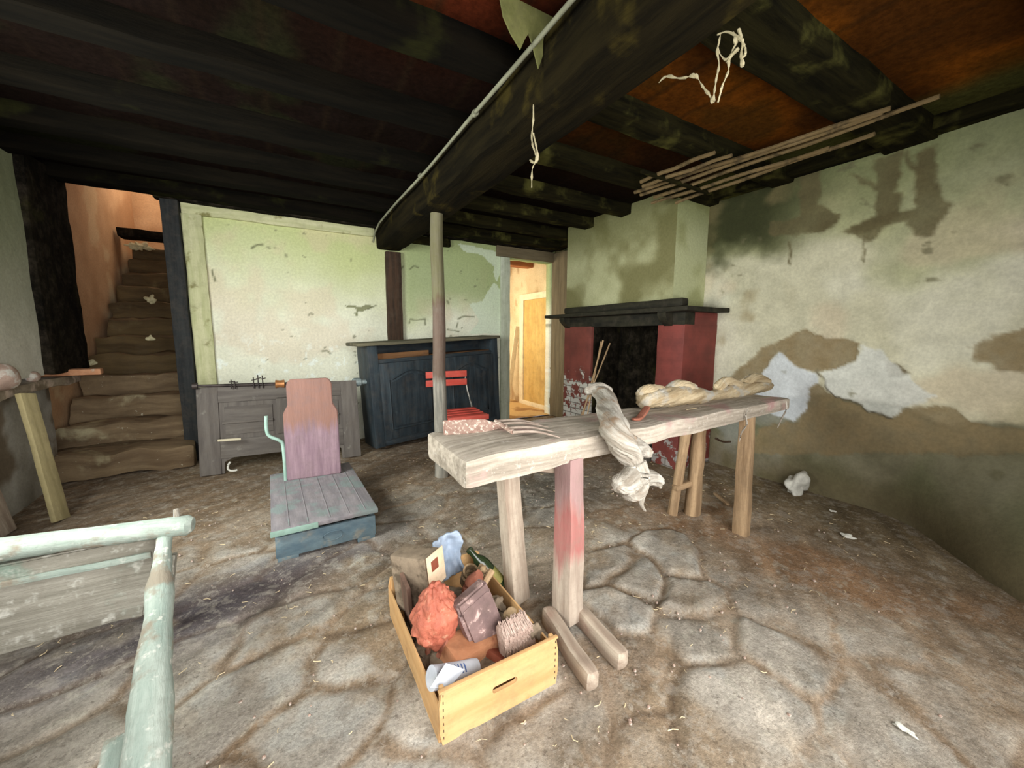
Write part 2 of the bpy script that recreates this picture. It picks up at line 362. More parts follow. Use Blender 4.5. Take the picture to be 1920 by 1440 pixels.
m_stepup = M_('brown_upper_step', (70, 56, 36), (106, 88, 58), st=(1.2, 7, 7), c3=(122, 110, 76), s3=3, t3=(.58, .75), bump=.6)
m_glass, nt, b = newmat('dark_green_bottle_glass')
b.inputs['Base Color'].default_value = (.03, .05, .02, 1); b.inputs['Roughness'].default_value = .12; b.inputs['Transmission Weight'].default_value = .35
def brickmat(name, cb, cm, cpaint, zl, zh, amt):
    m, nt, b = newmat(name)
    g = N(nt, 'ShaderNodeNewGeometry').outputs['Position']; s = N(nt, 'ShaderNodeSeparateXYZ'); nt.links.new(g, s.inputs[0])
    ad = N(nt, 'ShaderNodeMath', operation='ADD'); nt.links.new(s.outputs[0], ad.inputs[0]); nt.links.new(s.outputs[1], ad.inputs[1])
    cb_ = N(nt, 'ShaderNodeCombineXYZ'); nt.links.new(ad.outputs[0], cb_.inputs[0]); nt.links.new(s.outputs[2], cb_.inputs[1])
    br = N(nt, 'ShaderNodeTexBrick'); nt.links.new(cb_.outputs[0], br.inputs['Vector'])
    br.inputs['Color1'].default_value = (*lin(cb), 1); br.inputs['Color2'].default_value = (*lin([x*.88 for x in cb]), 1)
    br.inputs['Mortar'].default_value = (*lin(cm), 1); br.inputs['Scale'].default_value = 1
    br.inputs['Brick Width'].default_value = .2; br.inputs['Row Height'].default_value = .065; br.inputs['Mortar Size'].default_value = .006
    f, _ = noise_fac(nt, g, 9, 5, .6, .4, .6)
    mr = N(nt, 'ShaderNodeMapRange'); mr.inputs['From Min'].default_value = zl; mr.inputs['From Max'].default_value = zh
    nt.links.new(s.outputs[2], mr.inputs['Value'])
    ma = N(nt, 'ShaderNodeMath', operation='MULTIPLY_ADD'); nt.links.new(f, ma.inputs[0]); ma.inputs[1].default_value = .6; nt.links.new(mr.outputs[0], ma.inputs[2])
    st = N(nt, 'ShaderNodeMapRange'); st.inputs['From Min'].default_value = .5; st.inputs['From Max'].default_value = .6; nt.links.new(ma.outputs[0], st.inputs['Value'])
    f2, _ = noise_fac(nt, g, 5, 5, .6, .3, .7)
    paint = mixc(nt, f2, lin(cpaint), lin([x*.8 for x in cpaint]))
    col = mixc(nt, st.outputs[0], br.outputs['Color'], paint)
    nt.links.new(col, b.inputs['Base Color']); b.inputs['Roughness'].default_value = .7
    bp = N(nt, 'ShaderNodeBump'); bp.inputs['Strength'].default_value = .5; bp.inputs['Distance'].default_value = .006; bp.invert = True
    nt.links.new(br.outputs['Fac'], bp.inputs['Height']); nt.links.new(bp.outputs['Normal'], b.inputs['Normal'])
    return m
m_brickR = brickmat('red_painted_brick', (176, 168, 164), (110, 104, 96), (132, 60, 52), -.15, .6, 1)
m_brickL = brickmat('chipped_red_brick', (196, 192, 182), (110, 104, 96), (124, 62, 52), .25, 1.25, 1)

XR, YB, XL, ZC = 3.47, 4.71, -1.5, 2.38
def pz(P, plane, off=0):
    """photo outline -> outline on the wall itself"""
    out = []
    for x, y in P:
        if plane == 'x': q = at(x, y, x=XR); out.append((q.y, q.z))
        else: q = at(x, y, y=YB); out.append((q.x, q.z))
    return out

# ---------------------------------------------------------------- floor
SX0, SY0 = -2.3, -1.0
rng = random.Random(5)
seeds = []
for i in range(-7, 13):
    for j in range(-4, 22):
        x = i*.42+rng.uniform(-.15, .15)+(j % 2)*.2; y = j*.29+rng.uniform(-.09, .09); seeds.append((x, y, 0))
spec = [(1300, 1112), (1178, 1125), (1195, 1078), (1270, 1045), (1420, 1190), (1150, 1060)]
spv = [at(a, b_, z=0) for a, b_ in spec]
seeds = [s for s in seeds if all((s[0]-q.x)**2+(s[1]-q.y)**2 > .035 for q in spv)]+[(q.x, q.y, 1) for q in spv]
SA = np.array(seeds)
def floor_fn(u, v):
    x = u+SX0; y = v+SY0
    wx = x+.10*(fbm(x*3, y*3, 1)-.5)*2; wy = y+.08*(fbm(x*3, y*3, 2)-.5)*2
    c, s = math.cos(.35), math.sin(.35)
    d1 = np.full(x.shape, 9.); d2 = np.full(x.shape, 9.); idn = np.zeros(x.shape, int)
    for k, (sx, sy, sp) in enumerate(SA):
        dx = wx-sx; dy = wy-sy; a = (dx*c+dy*s)*(.72 if not sp else 1.0); b_ = (-dx*s+dy*c)*1.15
        d = np.sqrt(a*a+b_*b_)
        m = d < d1; d2 = np.where(m, d1, np.minimum(d2, d)); idn = np.where(m, k, idn); d1 = np.where(m, d, d1)
    e = d2-d1
    rs = np.random.default_rng(3).random(len(SA)); rid = rs[idn]
    # packed dirt to the right and under the back wall
    dirt = sst(1.3, 2.2, x+.35*(fbm(x*2, y*2, 4)-.5)*2-.15*y)*.9
    dirt = np.maximum(dirt, sst(2.3, 3.1, y+.5*(fbm(x*2.5, y*2.5, 5)-.5))*.55)
    dirt = np.maximum(dirt, sst(.62, .78, fbm(x*2.2+3, y*2.2, 6))*.85)
    spm = (SA[idn, 2] > 0)
    dirt = np.where(spm, 0, dirt)
    st = sst(.005, .06, e)*(1-dirt)
    jd = .35+.65*sst(.4, .6, fbm(x*2.1, y*2.1, 16))
    h = -.013*jd*(1-sst(0, .09, e))*(1-dirt*.9)+.012*(rid-.6)*(1-dirt)+.006*(fbm(x*9, y*9, 7)-.5)+.007*(fbm(x*26, y*26, 8)-.5)-.008*dirt
    h = h+np.where(spm, .014*sst(0, .08, e), 0)
    n1 = fbm(x*4, y*4, 9); n2 = fbm(x*11, y*11, 10); n3 = fbm(x*1.2, y*1.2, 11)
    stone = flat(x, (152, 144, 132))+(rid[..., None]-.5)*22+(n1[..., None]-.5)*84
    stone = cmix(stone, (132, 112, 88), sst(.45, .7, fbm(x*3+7, y*3, 12))*.75)
    stone = cmix(stone, (176, 176, 170), sst(.55, .72, n2)*.5)
    soil = flat(x, (142, 122, 100))+(n2[..., None]-.5)*60+(n3[..., None]-.5)*40
    soil = cmix(soil, (140, 106, 76), sst(.45, .65, fbm(x*1.7, y*1.7, 13))*sst(1.4, 2.2, x)*.8)
    soil = cmix(soil, (96, 84, 58), sst(2.4, 3.3, x)*.6)
    col = cmix(soil, (0, 0, 0), np.zeros(x.shape)); k = st[..., None]; col = soil*(1-k)+stone*k
    col = cmix(col, (96, 82, 68), (1-sst(0, .03, e))*(1-dirt)*.5*jd)
    col = cmix(col, (170, 160, 146), sst(.5, .62, fbm(x*1.9+9, y*3.1, 17))*.4*sst(3.2, 1.6, y)*sst(2.2, 1.2, x))
    # flat dark patch of damp in front of the weighing platform, damp back of the room
    dx = (x+.35)/.75; dy = (y-2.05-.25*(x+.35))/.22
    col = cmix(col, (64, 58, 66), np.exp(-(dx*dx+dy*dy))*.8*sst(.3, .55, n1+.15))
    col = cmix(col, (104, 84, 64), sst(2.4, 3.6, y+.8*(n3-.5))*.45)
    col = cmix(col, (70, 70, 66), np.exp(-((x-1.75)/.6)**2-((y-2.4)/.4)**2)*.6)
    col = cmix(col, (170, 164, 150), sst(.68, .74, fbm(x*24, y*24, 14))*.55)
    # broad swept dust
    strk = fbm((x*.8+y*.6)*3, (-x*.6+y*.8)*16, 15); col = col*(1+(strk[..., None]-.5)*.4)
    return h, col
grid('floor', (SX0, SY0, 0), (1, 0, 0), (0, 1, 0), 6.0, 5.75, .013, floor_fn, m_floor, solid=0)

# ---------------------------------------------------------------- walls
def bumps(a, b, s, k=.012): return k*(fbm(a*2.2, b*2.2, s)-.5)*2+.004*(fbm(a*14, b*14, s+3)-.5)
# right wall: u = y from -1, v = z
PATCH = {
 'bare1': [(1345, 740), (1385, 690), (1430, 655), (1500, 622), (1560, 632), (1612, 648), (1600, 678), (1560, 692), (1525, 696), (1490, 688), (1455, 662), (1420, 712), (1400, 745)],
 'white1': [(1425, 705), (1460, 660), (1490, 688), (1530, 698), (1535, 722), (1515, 730), (1505, 765), (1485, 790), (1440, 770), (1400, 730)],
 'white2': [(1537, 698), (1600, 680), (1617, 648), (1650, 655), (1690, 690), (1720, 720), (1760, 745), (1700, 762), (1672, 787), (1625, 768), (1600, 754), (1560, 744), (1545, 722)],
 'bare2': [(1510, 730), (1537, 722), (1560, 746), (1600, 757), (1625, 770), (1670, 788), (1692, 768), (1730, 758), (1790, 766), (1815, 790), (1860, 800), (1925, 812), (1925, 850), (1400, 850), (1420, 800), (1490, 792)],
 'bare3': [(1815, 650), (1850, 632), (1925, 612), (1925, 705), (1880, 705), (1850, 680), (1815, 672)],
 'hole': [(1662, 678), (1680, 682), (1706, 697), (1690, 706), (1664, 710), (1660, 690)],
 'sm1': [(1500, 300), (1535, 290), (1540, 380), (1578, 400), (1560, 420), (1535, 440), (1520, 440), (1440, 440), (1440, 418), (1500, 405)],
 'sm2': [(1640, 300), (1690, 280), (1690, 330), (1670, 365), (1690, 360), (1685, 400), (1650, 450), (1625, 450), (1575, 432), (1640, 410)],
 'sm3': [(1715, 290), (1755, 275), (1758, 380), (1785, 385), (1760, 410), (1755, 440), (1710, 440), (1705, 415), (1600, 440), (1590, 425), (1715, 390)],
 'sm4': [(1595, 325), (1605, 325), (1645, 350), (1640, 362)], 'sm5': [(1690, 290), (1700, 290), (1725, 325), (1715, 332)],
 'drip': [(1624, 440), (1628, 440), (1628, 490), (1624, 490)], 'drip2': [(1478, 450), (1482, 450), (1484, 500), (1479, 500)],
}
PW = {k: pz(v, 'x') for k, v in PATCH.items()}
crack = pz([(1530, 695), (1545, 720), (1560, 744), (1600, 754), (1625, 768), (1672, 787)], 'x')
def dline(x, y, P):
    d = np.full(x.shape, 9.)
    for (x1, y1), (x2, y2) in zip(P[:-1], P[1:]):
        t = np.clip(((x-x1)*(x2-x1)+(y-y1)*(y2-y1))/((x2-x1)**2+(y2-y1)**2), 0, 1)
        d = np.minimum(d, np.hypot(x-x1-t*(x2-x1), y-y1-t*(y2-y1)))
    return d
def soft(wx, wy, P, k=.012):
    t = 0
    for dx, dy in ((0, 0), (1, .3), (-.9, .5), (.3, -1), (-.4, -.8), (.7, .9), (-.6, .1)): t = t+inpoly(wx+dx*k, wy+dy*k, P)
    return t/7.
def right_fn(u, v):
    y = u-1; z = v-.05
    wy = y+.03*(fbm(y*6, z*6, 20)-.5)*2+.02*(fbm(y*22, z*22, 33)-.5)*2; wz = z+.03*(fbm(y*6, z*6, 21)-.5)*2+.02*(fbm(y*22, z*22, 34)-.5)*2
    n1 = fbm(y*1.6, z*1.6, 22); n2 = fbm(y*5, z*5, 23); n3 = fbm(y*16, z*16, 24)
    col = flat(y, (194, 190, 164))+(n2[..., None]-.5)*26
    col = cmix(col, (212, 210, 194), sst(.42, .62, n1)*.5)
    col = cmix(col, (150, 152, 108), sst(.5, .7, fbm(y*1.1+4, z*1.4, 25))*.6)
    col = cmix(col, (196, 176, 150), sst(.55, .72, fbm(y*2.3, z*2.3, 26))*.4)
    # algae towards the ceiling, sooty towards the chimney corner
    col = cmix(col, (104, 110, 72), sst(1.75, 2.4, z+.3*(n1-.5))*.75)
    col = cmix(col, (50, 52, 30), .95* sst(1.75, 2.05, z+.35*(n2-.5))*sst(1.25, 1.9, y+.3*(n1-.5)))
    col = cmix(col, (134, 118, 84), sst(.52, .66, fbm(y*2.6, z*2.6, 27))*sst(1.5, 1.8, y)*.5)
    d = bumps(y, z, 28)*.8
    low = sst(.76, .70, z+.10*(fbm(y*3, z*3, 29)-.5)*2)
    lowc = flat(y, (120, 116, 94))+(n2[..., None]-.5)*44
    lowc = cmix(lowc, (92, 94, 66), sst(.4, .65, fbm(y*2, z*2, 30))*.7)
    lowc = cmix(lowc, (136, 138, 130), sst(1.2, 1.9, y)*sst(.3, .6, n2)*.8)
    lowc = cmix(lowc, (96, 82, 60), sst(.35, .05, z)*.6)
    col = col*(1-low[..., None])+lowc*low[..., None]; d = d-.012*low
    f = lambda k: soft(wy, wz, PW[k], .009 if k[:2] == 'sm' else .006)
    for k in ('sm1', 'sm2', 'sm3', 'sm4', 'sm5', 'drip', 'drip2'): col = cmix(col, (92, 84, 58), f(k)*(.78+.6*(n2-.5)))
    for k in ('bare1', 'bare2', 'bare3', 'hole'):
        m = f(k); c = (128, 112, 82) if k != 'hole' else (90, 78, 56)
        col = cmix(col, np.array(c), m*(.8+.5*(n3-.5))); d = d-.012*m
    col = cmix(col, (200, 206, 212), f('white1')*.85); col = cmix(col, (204, 206, 200), f('white2')*.8)
    dc = dline(wy, wz, crack); col = cmix(col, (66, 58, 44), np.exp(-(dc/.006)**2)*.8)
    # cracks and pock marks
    col = cmix(col, (100, 96, 72), sst(.78, .84, fbm(y*7+2, z*11, 31))*.6)
    col = col*(1+(n3[..., None]-.5)*.14)
    # the near foot of the wall bulges into the room
    bulge = sst(.95, .0, y)*sst(.75, 0., z)**1.3*.75
    return np.stack([-(d*-1)*0-d*1.0*1-bulge+0*d, 0*d, 0*d], -1), col
o = grid('wall_right', (XR, -1, -.05), (0, 1, 0), (0, 0, 1), 5.75, 2.62, .013, right_fn, m_wall, solid=0)

bk1 = pz([(636, 573), (660, 571), (672, 575), (690, 571), (698, 576), (680, 584), (668, 582), (664, 577)], 'y')
bk2 = pz([(663, 585), (668, 583), (670, 592), (665, 594)], 'y')
bkline = [pz(q, 'y') for q in ([(470, 466), (482, 460), (492, 460)], [(397, 505), (404, 528)], [(604, 660), (612, 658), (620, 663)], [(768, 607), (770, 600), (797, 598), (798, 608)], [(858, 598), (872, 592), (890, 594)], [(858, 604), (856, 614)], [(840, 618), (862, 622)], [(752, 505), (758, 500)], [(838, 564), (841, 570)], [(690, 580), (704, 573)], [(770, 504), (778, 498), (786, 500)])]
pale = pz([(858, 455), (940, 475), (945, 500), (930, 530), (925, 500), (905, 480), (870, 470)], 'y')
pale2 = pz([(905, 565), (925, 530), (940, 545), (938, 625), (880, 625), (900, 600), (880, 570)], 'y')
def back_fn(u, v):
    x = u-.75; z = v-.05
    wx = x+.02*(fbm(x*9, z*9, 40)-.5)*2; wz = z+.02*(fbm(x*9, z*9, 41)-.5)*2
    n1 = fbm(x*1.5, z*1.5, 42); n2 = fbm(x*5, z*5, 43); n3 = fbm(x*18, z*18, 44)
    col = flat(x, (216, 216, 196))+(n2[..., None]-.5)*22
    col = cmix(col, (176, 184, 124), sst(1.15, 2.25, z+.8*(n1-.5))*.85)
    col = cmix(col, (206, 184, 160), sst(.55, .72, fbm(x*2.6, z*2.6, 45))*.35)
    right = sst(1.2, 1.35, x)
    col = cmix(col, (142, 156, 110), right*sst(1.35, 1.75, z+.35*(n1-.5))*.7)
    col = cmix(col, (226, 232, 224), sst(.66, .74, fbm(x*20, z*16, 46))*sst(1.3, .9, z)*.8)
    col = cmix(col, (90, 90, 70), sst(.80, .84, fbm(x*13, z*17, 47))*.5)
    f = lambda P: inpoly(wx, wz, P).astype(float)
    for P in (bk1, bk2): col = cmix(col, (110, 112, 80), f(P)*.8)
    for P in bkline: col = cmix(col, (84, 86, 62), np.exp(-(dline(wx, wz, P)/.008)**2)*.75)
    for P in (pale, pale2): col = cmix(col, (200, 212, 190), f(P)*.8)
    return bumps(x, z, 48)*.6, col
door = lambda cu, cv: ~((cu-.75 > 2.71) & (cu-.75 < 3.42) & (cv-.05 < 2.23))
grid('wall_back', (-.75, YB, -.05), (1, 0, 0), (0, 0, 1), XR+.75, 2.62, .013, back_fn, m_wall, keep=door, solid=.14)
def leftup_fn(u, v):
    y = u-1; z = v+.9
    n1 = fbm(y*1.6, z*1.6, 50); n2 = fbm(y*5, z*5, 51)
    col = flat(y, (166, 166, 148))+(n2[..., None]-.5)*26
    col = cmix(col, (116, 122, 92), sst(1.3, 2.2, z+.5*(n1-.5))*.8); col = cmix(col, (204, 198, 188), sst(1.5, .95, z)*.6)  # lower part painted paler to stand in for light missing here
    col = cmix(col, (190, 190, 180), np.exp(-(dline(y, z, pz_left)/.012)**2)*.8)
    return -bumps(y, z, 52), col
pz_left = [(q.y, q.z) for q in (at(46, 350, x=XL), at(60, 408, x=XL))]
grid('wall_left', (XL, -1, .9), (0, 1, 0), (0, 0, 1), 5.1, 1.68, .02, leftup_fn, m_wall, solid=0,
     keep=lambda u, v: ~((u-1 > 1.45) & (u-1 < 2.65) & (v > .1) & (v < 1.1)))  # unseen opening cut beside the added fill lamp
def leftlow_fn(u, v):
    y = u-1; z = v-.05
    n2 = fbm(y*5, z*5, 55); n1 = fbm(y*2.4, z*3.2, 56)
    col = flat(y, (150, 146, 136))+(n2[..., None]-.5)*60; col = cmix(col, (96, 82, 64), sst(.5, .62, n1)*.8)
    return -.03*(n1-.5)-.015*(n2-.5), col
grid('wall_left_base', (XL-.13, -1, -.05), (0, 1, 0), (0, 0, 1), 5.5, .97, .02, leftlow_fn, m_wall, solid=0)
m_ledge = M_('stony_ledge', (104, 90, 72), (150, 138, 120), st=(5, 9, 9), c3=(176, 158, 142), s3=6, bump=.8)
obj('trim_1', bx((XL-.24, -1, .80), (XL+.02, 4.62, .87), bev=.015, amp=.02, seg=.12, seed=1), m_ledge, kind='structure')
# ceiling tiles between the joists
def ceil_fn(u, v):
    x = u-1.9; y = v-1
    n1 = fbm(x*2, y*2, 60); n2 = fbm(x*7, y*7, 61)
    side = sst(1.0, 1.3, x)  # left and rear tiles painted near black as shade, near right kept orange
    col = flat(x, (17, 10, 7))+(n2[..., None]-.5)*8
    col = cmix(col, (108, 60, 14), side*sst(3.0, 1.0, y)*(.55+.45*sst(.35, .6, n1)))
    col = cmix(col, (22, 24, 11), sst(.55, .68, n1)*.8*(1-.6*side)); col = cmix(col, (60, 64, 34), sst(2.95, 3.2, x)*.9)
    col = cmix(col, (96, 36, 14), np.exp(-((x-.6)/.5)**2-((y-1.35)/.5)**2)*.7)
    gy = np.abs(((x+y*0)/.3) % 1-.5); col = cmix(col, (30, 22, 12), sst(.47, .495, gy)*.5)
    return .006*(n2-.5)*2, col
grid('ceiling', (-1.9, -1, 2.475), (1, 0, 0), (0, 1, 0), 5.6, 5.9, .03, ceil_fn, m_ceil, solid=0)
# front wall behind the camera, with the open doorway the daylight comes through
bm = nb()
for lo, hi in (((-1.9, -1.15, 0), (-.8, -.95, 2.6)), ((1.85, -1.15, 0), (3.6, -.95, 2.6)), ((-.8, -1.15, 2.12), (1.85, -.95, 2.6))):
    box(bm, lo, hi, bev=0)
obj('wall_front', bm, M_('lime_plaster', (150, 150, 130), (180, 178, 158), st=(4, 4, 4)), kind='structure', smooth=False)
# joists (run across the room, rest on the main beam)
JY = [(-.55, .24), (.16, .24), (.88, .24), (1.64, .16), (2.24, .15), (2.86, .14), (3.4, .15), (3.93, .14), (4.44, .17)]
k = 2
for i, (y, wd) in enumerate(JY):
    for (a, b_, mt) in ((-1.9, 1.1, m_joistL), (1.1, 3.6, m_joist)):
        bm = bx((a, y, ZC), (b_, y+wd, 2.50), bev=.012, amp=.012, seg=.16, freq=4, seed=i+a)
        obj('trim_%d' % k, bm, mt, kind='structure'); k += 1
# wall plates, cornice boards, posts set in the wall
def trim(bm, mt):
    global k
    o = obj('trim_%d' % k, bm, mt, kind='structure'); k += 1; return o
trim(bx((XR-.12, -.9, 2.40), (XR+.02, 4.6, 2.56), bev=.01, amp=.012, seg=.15), m_joist)
trim(bx((-.9, 4.60, 2.37), (3.4, 4.72, 2.56), bev=.01, amp=.01, seg=.15), m_soot_shade)
trim(bx((-.73, 4.675, 2.28), (.95, 4.72, 2.372), bev=.006, amp=.007, seg=.1), m_palewood)
trim(bx((-.73, 4.672, .02), (-.58, 4.72, 2.28), bev=.006, amp=.006, seg=.1), m_palewood)
trim(bx((2.56, 4.675, .0), (2.70, 4.72, 2.23), bev=.006, amp=.006, seg=.1), M_('pale_green_jamb', (166, 172, 150), (190, 196, 178), st=(2, 20, 20)))
trim(bx((2.50, 4.67, 2.235), (3.47, 4.72, 2.37), bev=.006, amp=.006, seg=.1), m_frame)
trim(bx((3.42, 4.30, 0), (3.50, 4.73, 2.35), bev=.01, amp=.006, seg=.1), m_frame)
trim(bx((1.06, 4.65, 0), (1.23, 4.72, 2.14), bev=.008, amp=.006, seg=.1), m_post)
trim(bx((-.86, 4.62, 0), (-.735, 4.74, 2.45), bev=.008, amp=.006, seg=.1), m_darkpost)
trim(bx((-1.56, 4.12, .90), (-1.46, 4.74, 2.45), bev=.012, amp=.014, seg=.1), m_soot_shade)
trim(bx((1.35, 4.66, 2.27), (1.85, 4.72, 2.36), bev=.008, amp=.008, seg=.08), m_joist)

# ---------------------------------------------------------------- stairwell
def peach_fn(u, v):
    n1 = fbm(u*1.5, v*1.5, 70); n2 = fbm(u*6, v*6, 71)
    col = flat(u, (196, 160, 122))+(n2[..., None]-.5)*30; col = cmix(col, (164, 124, 88), sst(.45, .65, n1)*.6)
    col = cmix(col, (216, 196, 156), sst(.6, .7, fbm(u*3, v*3, 72))*.6)
    return 0*u, col
grid('wall_stair_left', (-1.80, 4.42, 0), (0, 1, 0), (0, 0, 1), 3.9, 3.8, .04, peach_fn, m_wall, solid=0)
grid('wall_stair_back', (-1.85, 8.0, 0), (1, 0, 0), (0, 0, 1), 1.3, 3.8, .04, peach_fn, m_wall, solid=0)
grid('wall_stair_right', (-.72, 4.86, 0), (0, 1, 0), (0, 0, 1), 3.3, 3.8, .04, peach_fn, m_wall, solid=0)
grid('ceiling_stair', (-1.85, 4.9, 3.75), (1, 0, 0), (0, 1, 0), 1.3, 3.3, .08, peach_fn, m_wall, solid=0)
st = thing('staircase', 'worn earthy stone staircase climbing through the opening at the left of the back wall', 'stairs', (-1.18, 4.3, 0))
zs = 0; ys = [4.42, 4.80, 5.16, 5.42, 5.66, 5.90, 6.14, 6.38, 6.62, 6.86, 7.10, 7.34]
for i, y in enumerate(ys):
    z0 = max(0, i*.2-.12); z1 = (i+1)*.2 - (.02 if i else 0)
    y1 = (ys[i+1] if i < len(ys)-1 else 7.8)+.14
    bm = bx((-1.775+.006*i, y, z0), (-.765, y1, z1), bev=.035, amp=.045, seg=.07, freq=4, seed=i)
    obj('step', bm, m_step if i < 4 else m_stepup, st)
for i, (x_, y_, Y_, r, sx) in enumerate(((262, 462, 7.02, .085, 2.2), (283, 562, 5.95, .07, 1.1), (281, 633, 5.44, .045, 1.2), (168, 681, 5.16, .05, 1.7))):
    c = at(x_, y_, y=Y_-.02)
    obj('plaster_scrap', blob(nb(), c, r, sub=4, amp=.8, freq=30, seed=i+9, sc3=(sx*.6, .35, .6)), M_('cream_plaster_scrap', (178, 170, 132), (206, 198, 160), st=(20, 20, 20)) if i == 0 else bpy.data.materials['cream_plaster_scrap'],
        label=('wide cream plaster scrap high on the stairs below the dark shade bar', 'cream plaster scrap halfway up the stairs', 'small square cream plaster scrap on a middle stair riser', 'cream plaster scrap at the left end of a lower stair')[i], cat='plaster', group='plaster scraps on the stairs')
tr = obj('stair_shade_bar', bx((-1.77, 7.05, 2.45), (-.765, 7.30, 2.55), bev=.01, amp=.012, seg=.08), m_soot_shade,
         label='dark bar standing in for shadow across the head of the stairs', cat='beam')  # dark bar put in for the shadow under the landing edge

# ---------------------------------------------------------------- room behind the doorway
def annex_fn(u, v):
    n1 = fbm(u*2, v*2, 80); n2 = fbm(u*7, v*7, 81)
    col = flat(u, (206, 184, 144))+(n2[..., None]-.5)*36; col = cmix(col, (226, 206, 166), sst(.5, .65, n1)*.7)
    col = cmix(col, (160, 124, 84), sst(.62, .7, fbm(u*4, v*3, 82))*.6); return 0*u, col
grid('wall_annex_right', (3.62, 4.86, 0), (0, 1, 0), (0, 0, 1), 3.0, 2.6, .04, annex_fn, m_wall, solid=0)
grid('wall_annex_back', (1.8, 7.7, 0), (1, 0, 0), (0, 0, 1), 2.0, 2.6, .04, annex_fn, m_wall, solid=0)
grid('wall_annex_left', (1.9, 4.86, 0), (0, 1, 0), (0, 0, 1), 3.0, 2.6, .04, annex_fn, m_wall, solid=0)
grid('ceiling_annex', (1.8, 4.86, 2.5), (1, 0, 0), (0, 1, 0), 2.0, 3.0, .08, lambda u, v: (0*u, flat(u, (130, 90, 56))), m_wall, solid=0)
grid('floor_annex', (1.8, 4.70, .002), (1, 0, 0), (0, 1, 0), 2.0, 3.1, .03, lambda u, v: (.01*fbm(u*8, v*8, 83), cmix(flat(u, (206, 168, 112)), (160, 120, 76), sst(.45, .65, fbm(u*4, v*4, 84)))), m_wall, solid=0)
trim(bx((1.9, 5.5, 2.30), (3.62, 5.68, 2.46), bev=.01, amp=.008, seg=.15), M_('orange_brown_beam', (150, 92, 54), (184, 122, 78), st=(2, 14, 14)))
d1 = obj('door_1', bx((3.585, 5.02, .06), (3.615, 5.72, 1.78), bev=.004), m_yellowdoor, kind='structure')
bm = nb(); box(bm, (3.56, 4.92, 0), (3.63, 5.02, 1.88), bev=.005); box(bm, (3.56, 5.72, 0), (3.63, 5.84, 1.88), bev=.005)
box(bm, (3.56, 5.02, 1.78), (3.63, 5.72, 1.88), bev=.005); box(bm, (3.55, 4.95, 0), (3.63, 5.8, .07), bev=.005)
obj('door_frame', bm, m_whitefr, d1)
p0 = at(962, 560, x=3.6)
obj('leaning_board', bar(nb(), (3.42, 6.0, .0), (3.58, 5.93, 1.35), .09, .02, bev=.003, amp=.003), m_whitefr,
    label='tall pale board leaning in the room beyond the doorway', cat='board')

# ---------------------------------------------------------------- main beam, prop, conduit
obj('ceiling_beam', bx((.97, -.9, 2.15), (1.24, 4.70, 2.40), bev=.03, amp=.014, seg=.12, freq=3), m_beam,
    label='massive black timber beam running from above the camera to the back wall', cat='beam')
pp = [Vector((1.105+.005*math.sin(i*.9), 3.08+.004*math.cos(i*2), -.02+i*2.19/14)) for i in range(15)]
obj('prop_post', tube(nb(), pp, [.058-.0006*i for i in range(15)], n=16, amp=.004, freq=5), m_prop,
    label='round peeled wooden prop under the main beam, grey below and brown in the middle', cat='post')
cp = thing('conduit_pipe', 'thin dusty pale conduit running along the left side of the main beam', 'pipe', (.93, 1.8, 2.3))
pts = [(.925+.006*math.sin(i*.9), -.6+i*.375, 2.335+.004*math.cos(i*1.7)) for i in range(14)]+[(.93, 4.55, 2.30), (.93, 4.66, 2.22)]
obj('tube', tube(nb(), pts, .0095, n=10, amp=.002), m_conduit, cp)
for y in (1.97, 2.9, .9):
    obj('clip', tube(nb(), [(.925, y-.012, 2.335), (.925, y+.012, 2.335)], .016, n=10), m_conduit, cp)
pc = [(935, -60), (1075, -60), (1062, 10), (1040, 60), (1022, 92), (1010, 128), (1000, 88), (992, 62), (985, 72), (976, 92), (958, 62), (944, 30)]
q0 = at(1000, 30, y=1.42); PPm = frame((0, 1.42, 0), (1, 0, 0))
obj('peeling_lining', prism(nb(), [(at(a, b_, y=1.42).x, min(2.47, at(a, b_, y=1.42).z)) for a, b_ in pc], .006, M=PPm), M_('mossy_paper', (84, 86, 46), (112, 112, 66), st=(10, 10, 10)),
    label='mossy torn sheet hanging in points beside the conduit at top centre', cat='lining')

# ---------------------------------------------------------------- cobwebs
def strands(paths, r=.003):
    bm = nb()
    for i, P in enumerate(paths):
        S = smooth_path(P, 5); tube(bm, S, [r*(.5+1.1*abs(mnoise.noise(p*37))*2) for p in S], n=6, amp=.003, freq=40, seed=i)
    return bm
def PX(L_, **kk): return [at(a, b_, **kk) for a, b_ in L_]
Yc = dict(x=1.246)
obj('cobweb', strands([PX(q, **Yc) for q in ([(1352, 62), (1345, 95), (1348, 120), (1343, 150), (1337, 190)], [(1385, 90), (1368, 110), (1365, 135), (1355, 160), (1346, 192)],
    [(1305, 140), (1318, 162), (1330, 178), (1337, 190)], [(1235, 155), (1250, 143), (1275, 147), (1300, 142), (1308, 148)], [(1345, 65), (1365, 60), (1390, 75), (1398, 100), (1390, 108)],
    [(1385, 55), (1393, 80), (1390, 100), (1392, 124)], [(1345, 95), (1360, 112), (1372, 100)], [(1375, 60), (1380, 80), (1372, 98), (1365, 118)])], .0036), m_web,
    label='thick dusty cobweb drooping in a V from the right edge of the main beam', cat='cobweb')
q = dict(x=.965)
obj('cobweb', strands([PX([(1000, 196), (1000, 225), (997, 260), (1003, 285), (1005, 300), (998, 318), (997, 352)], **q), PX([(1000, 250), (1008, 290), (1003, 305), (994, 300)], **q)], .0034), m_web,
    label='single twisted dusty cobweb strand dangling under the main beam', cat='cobweb')

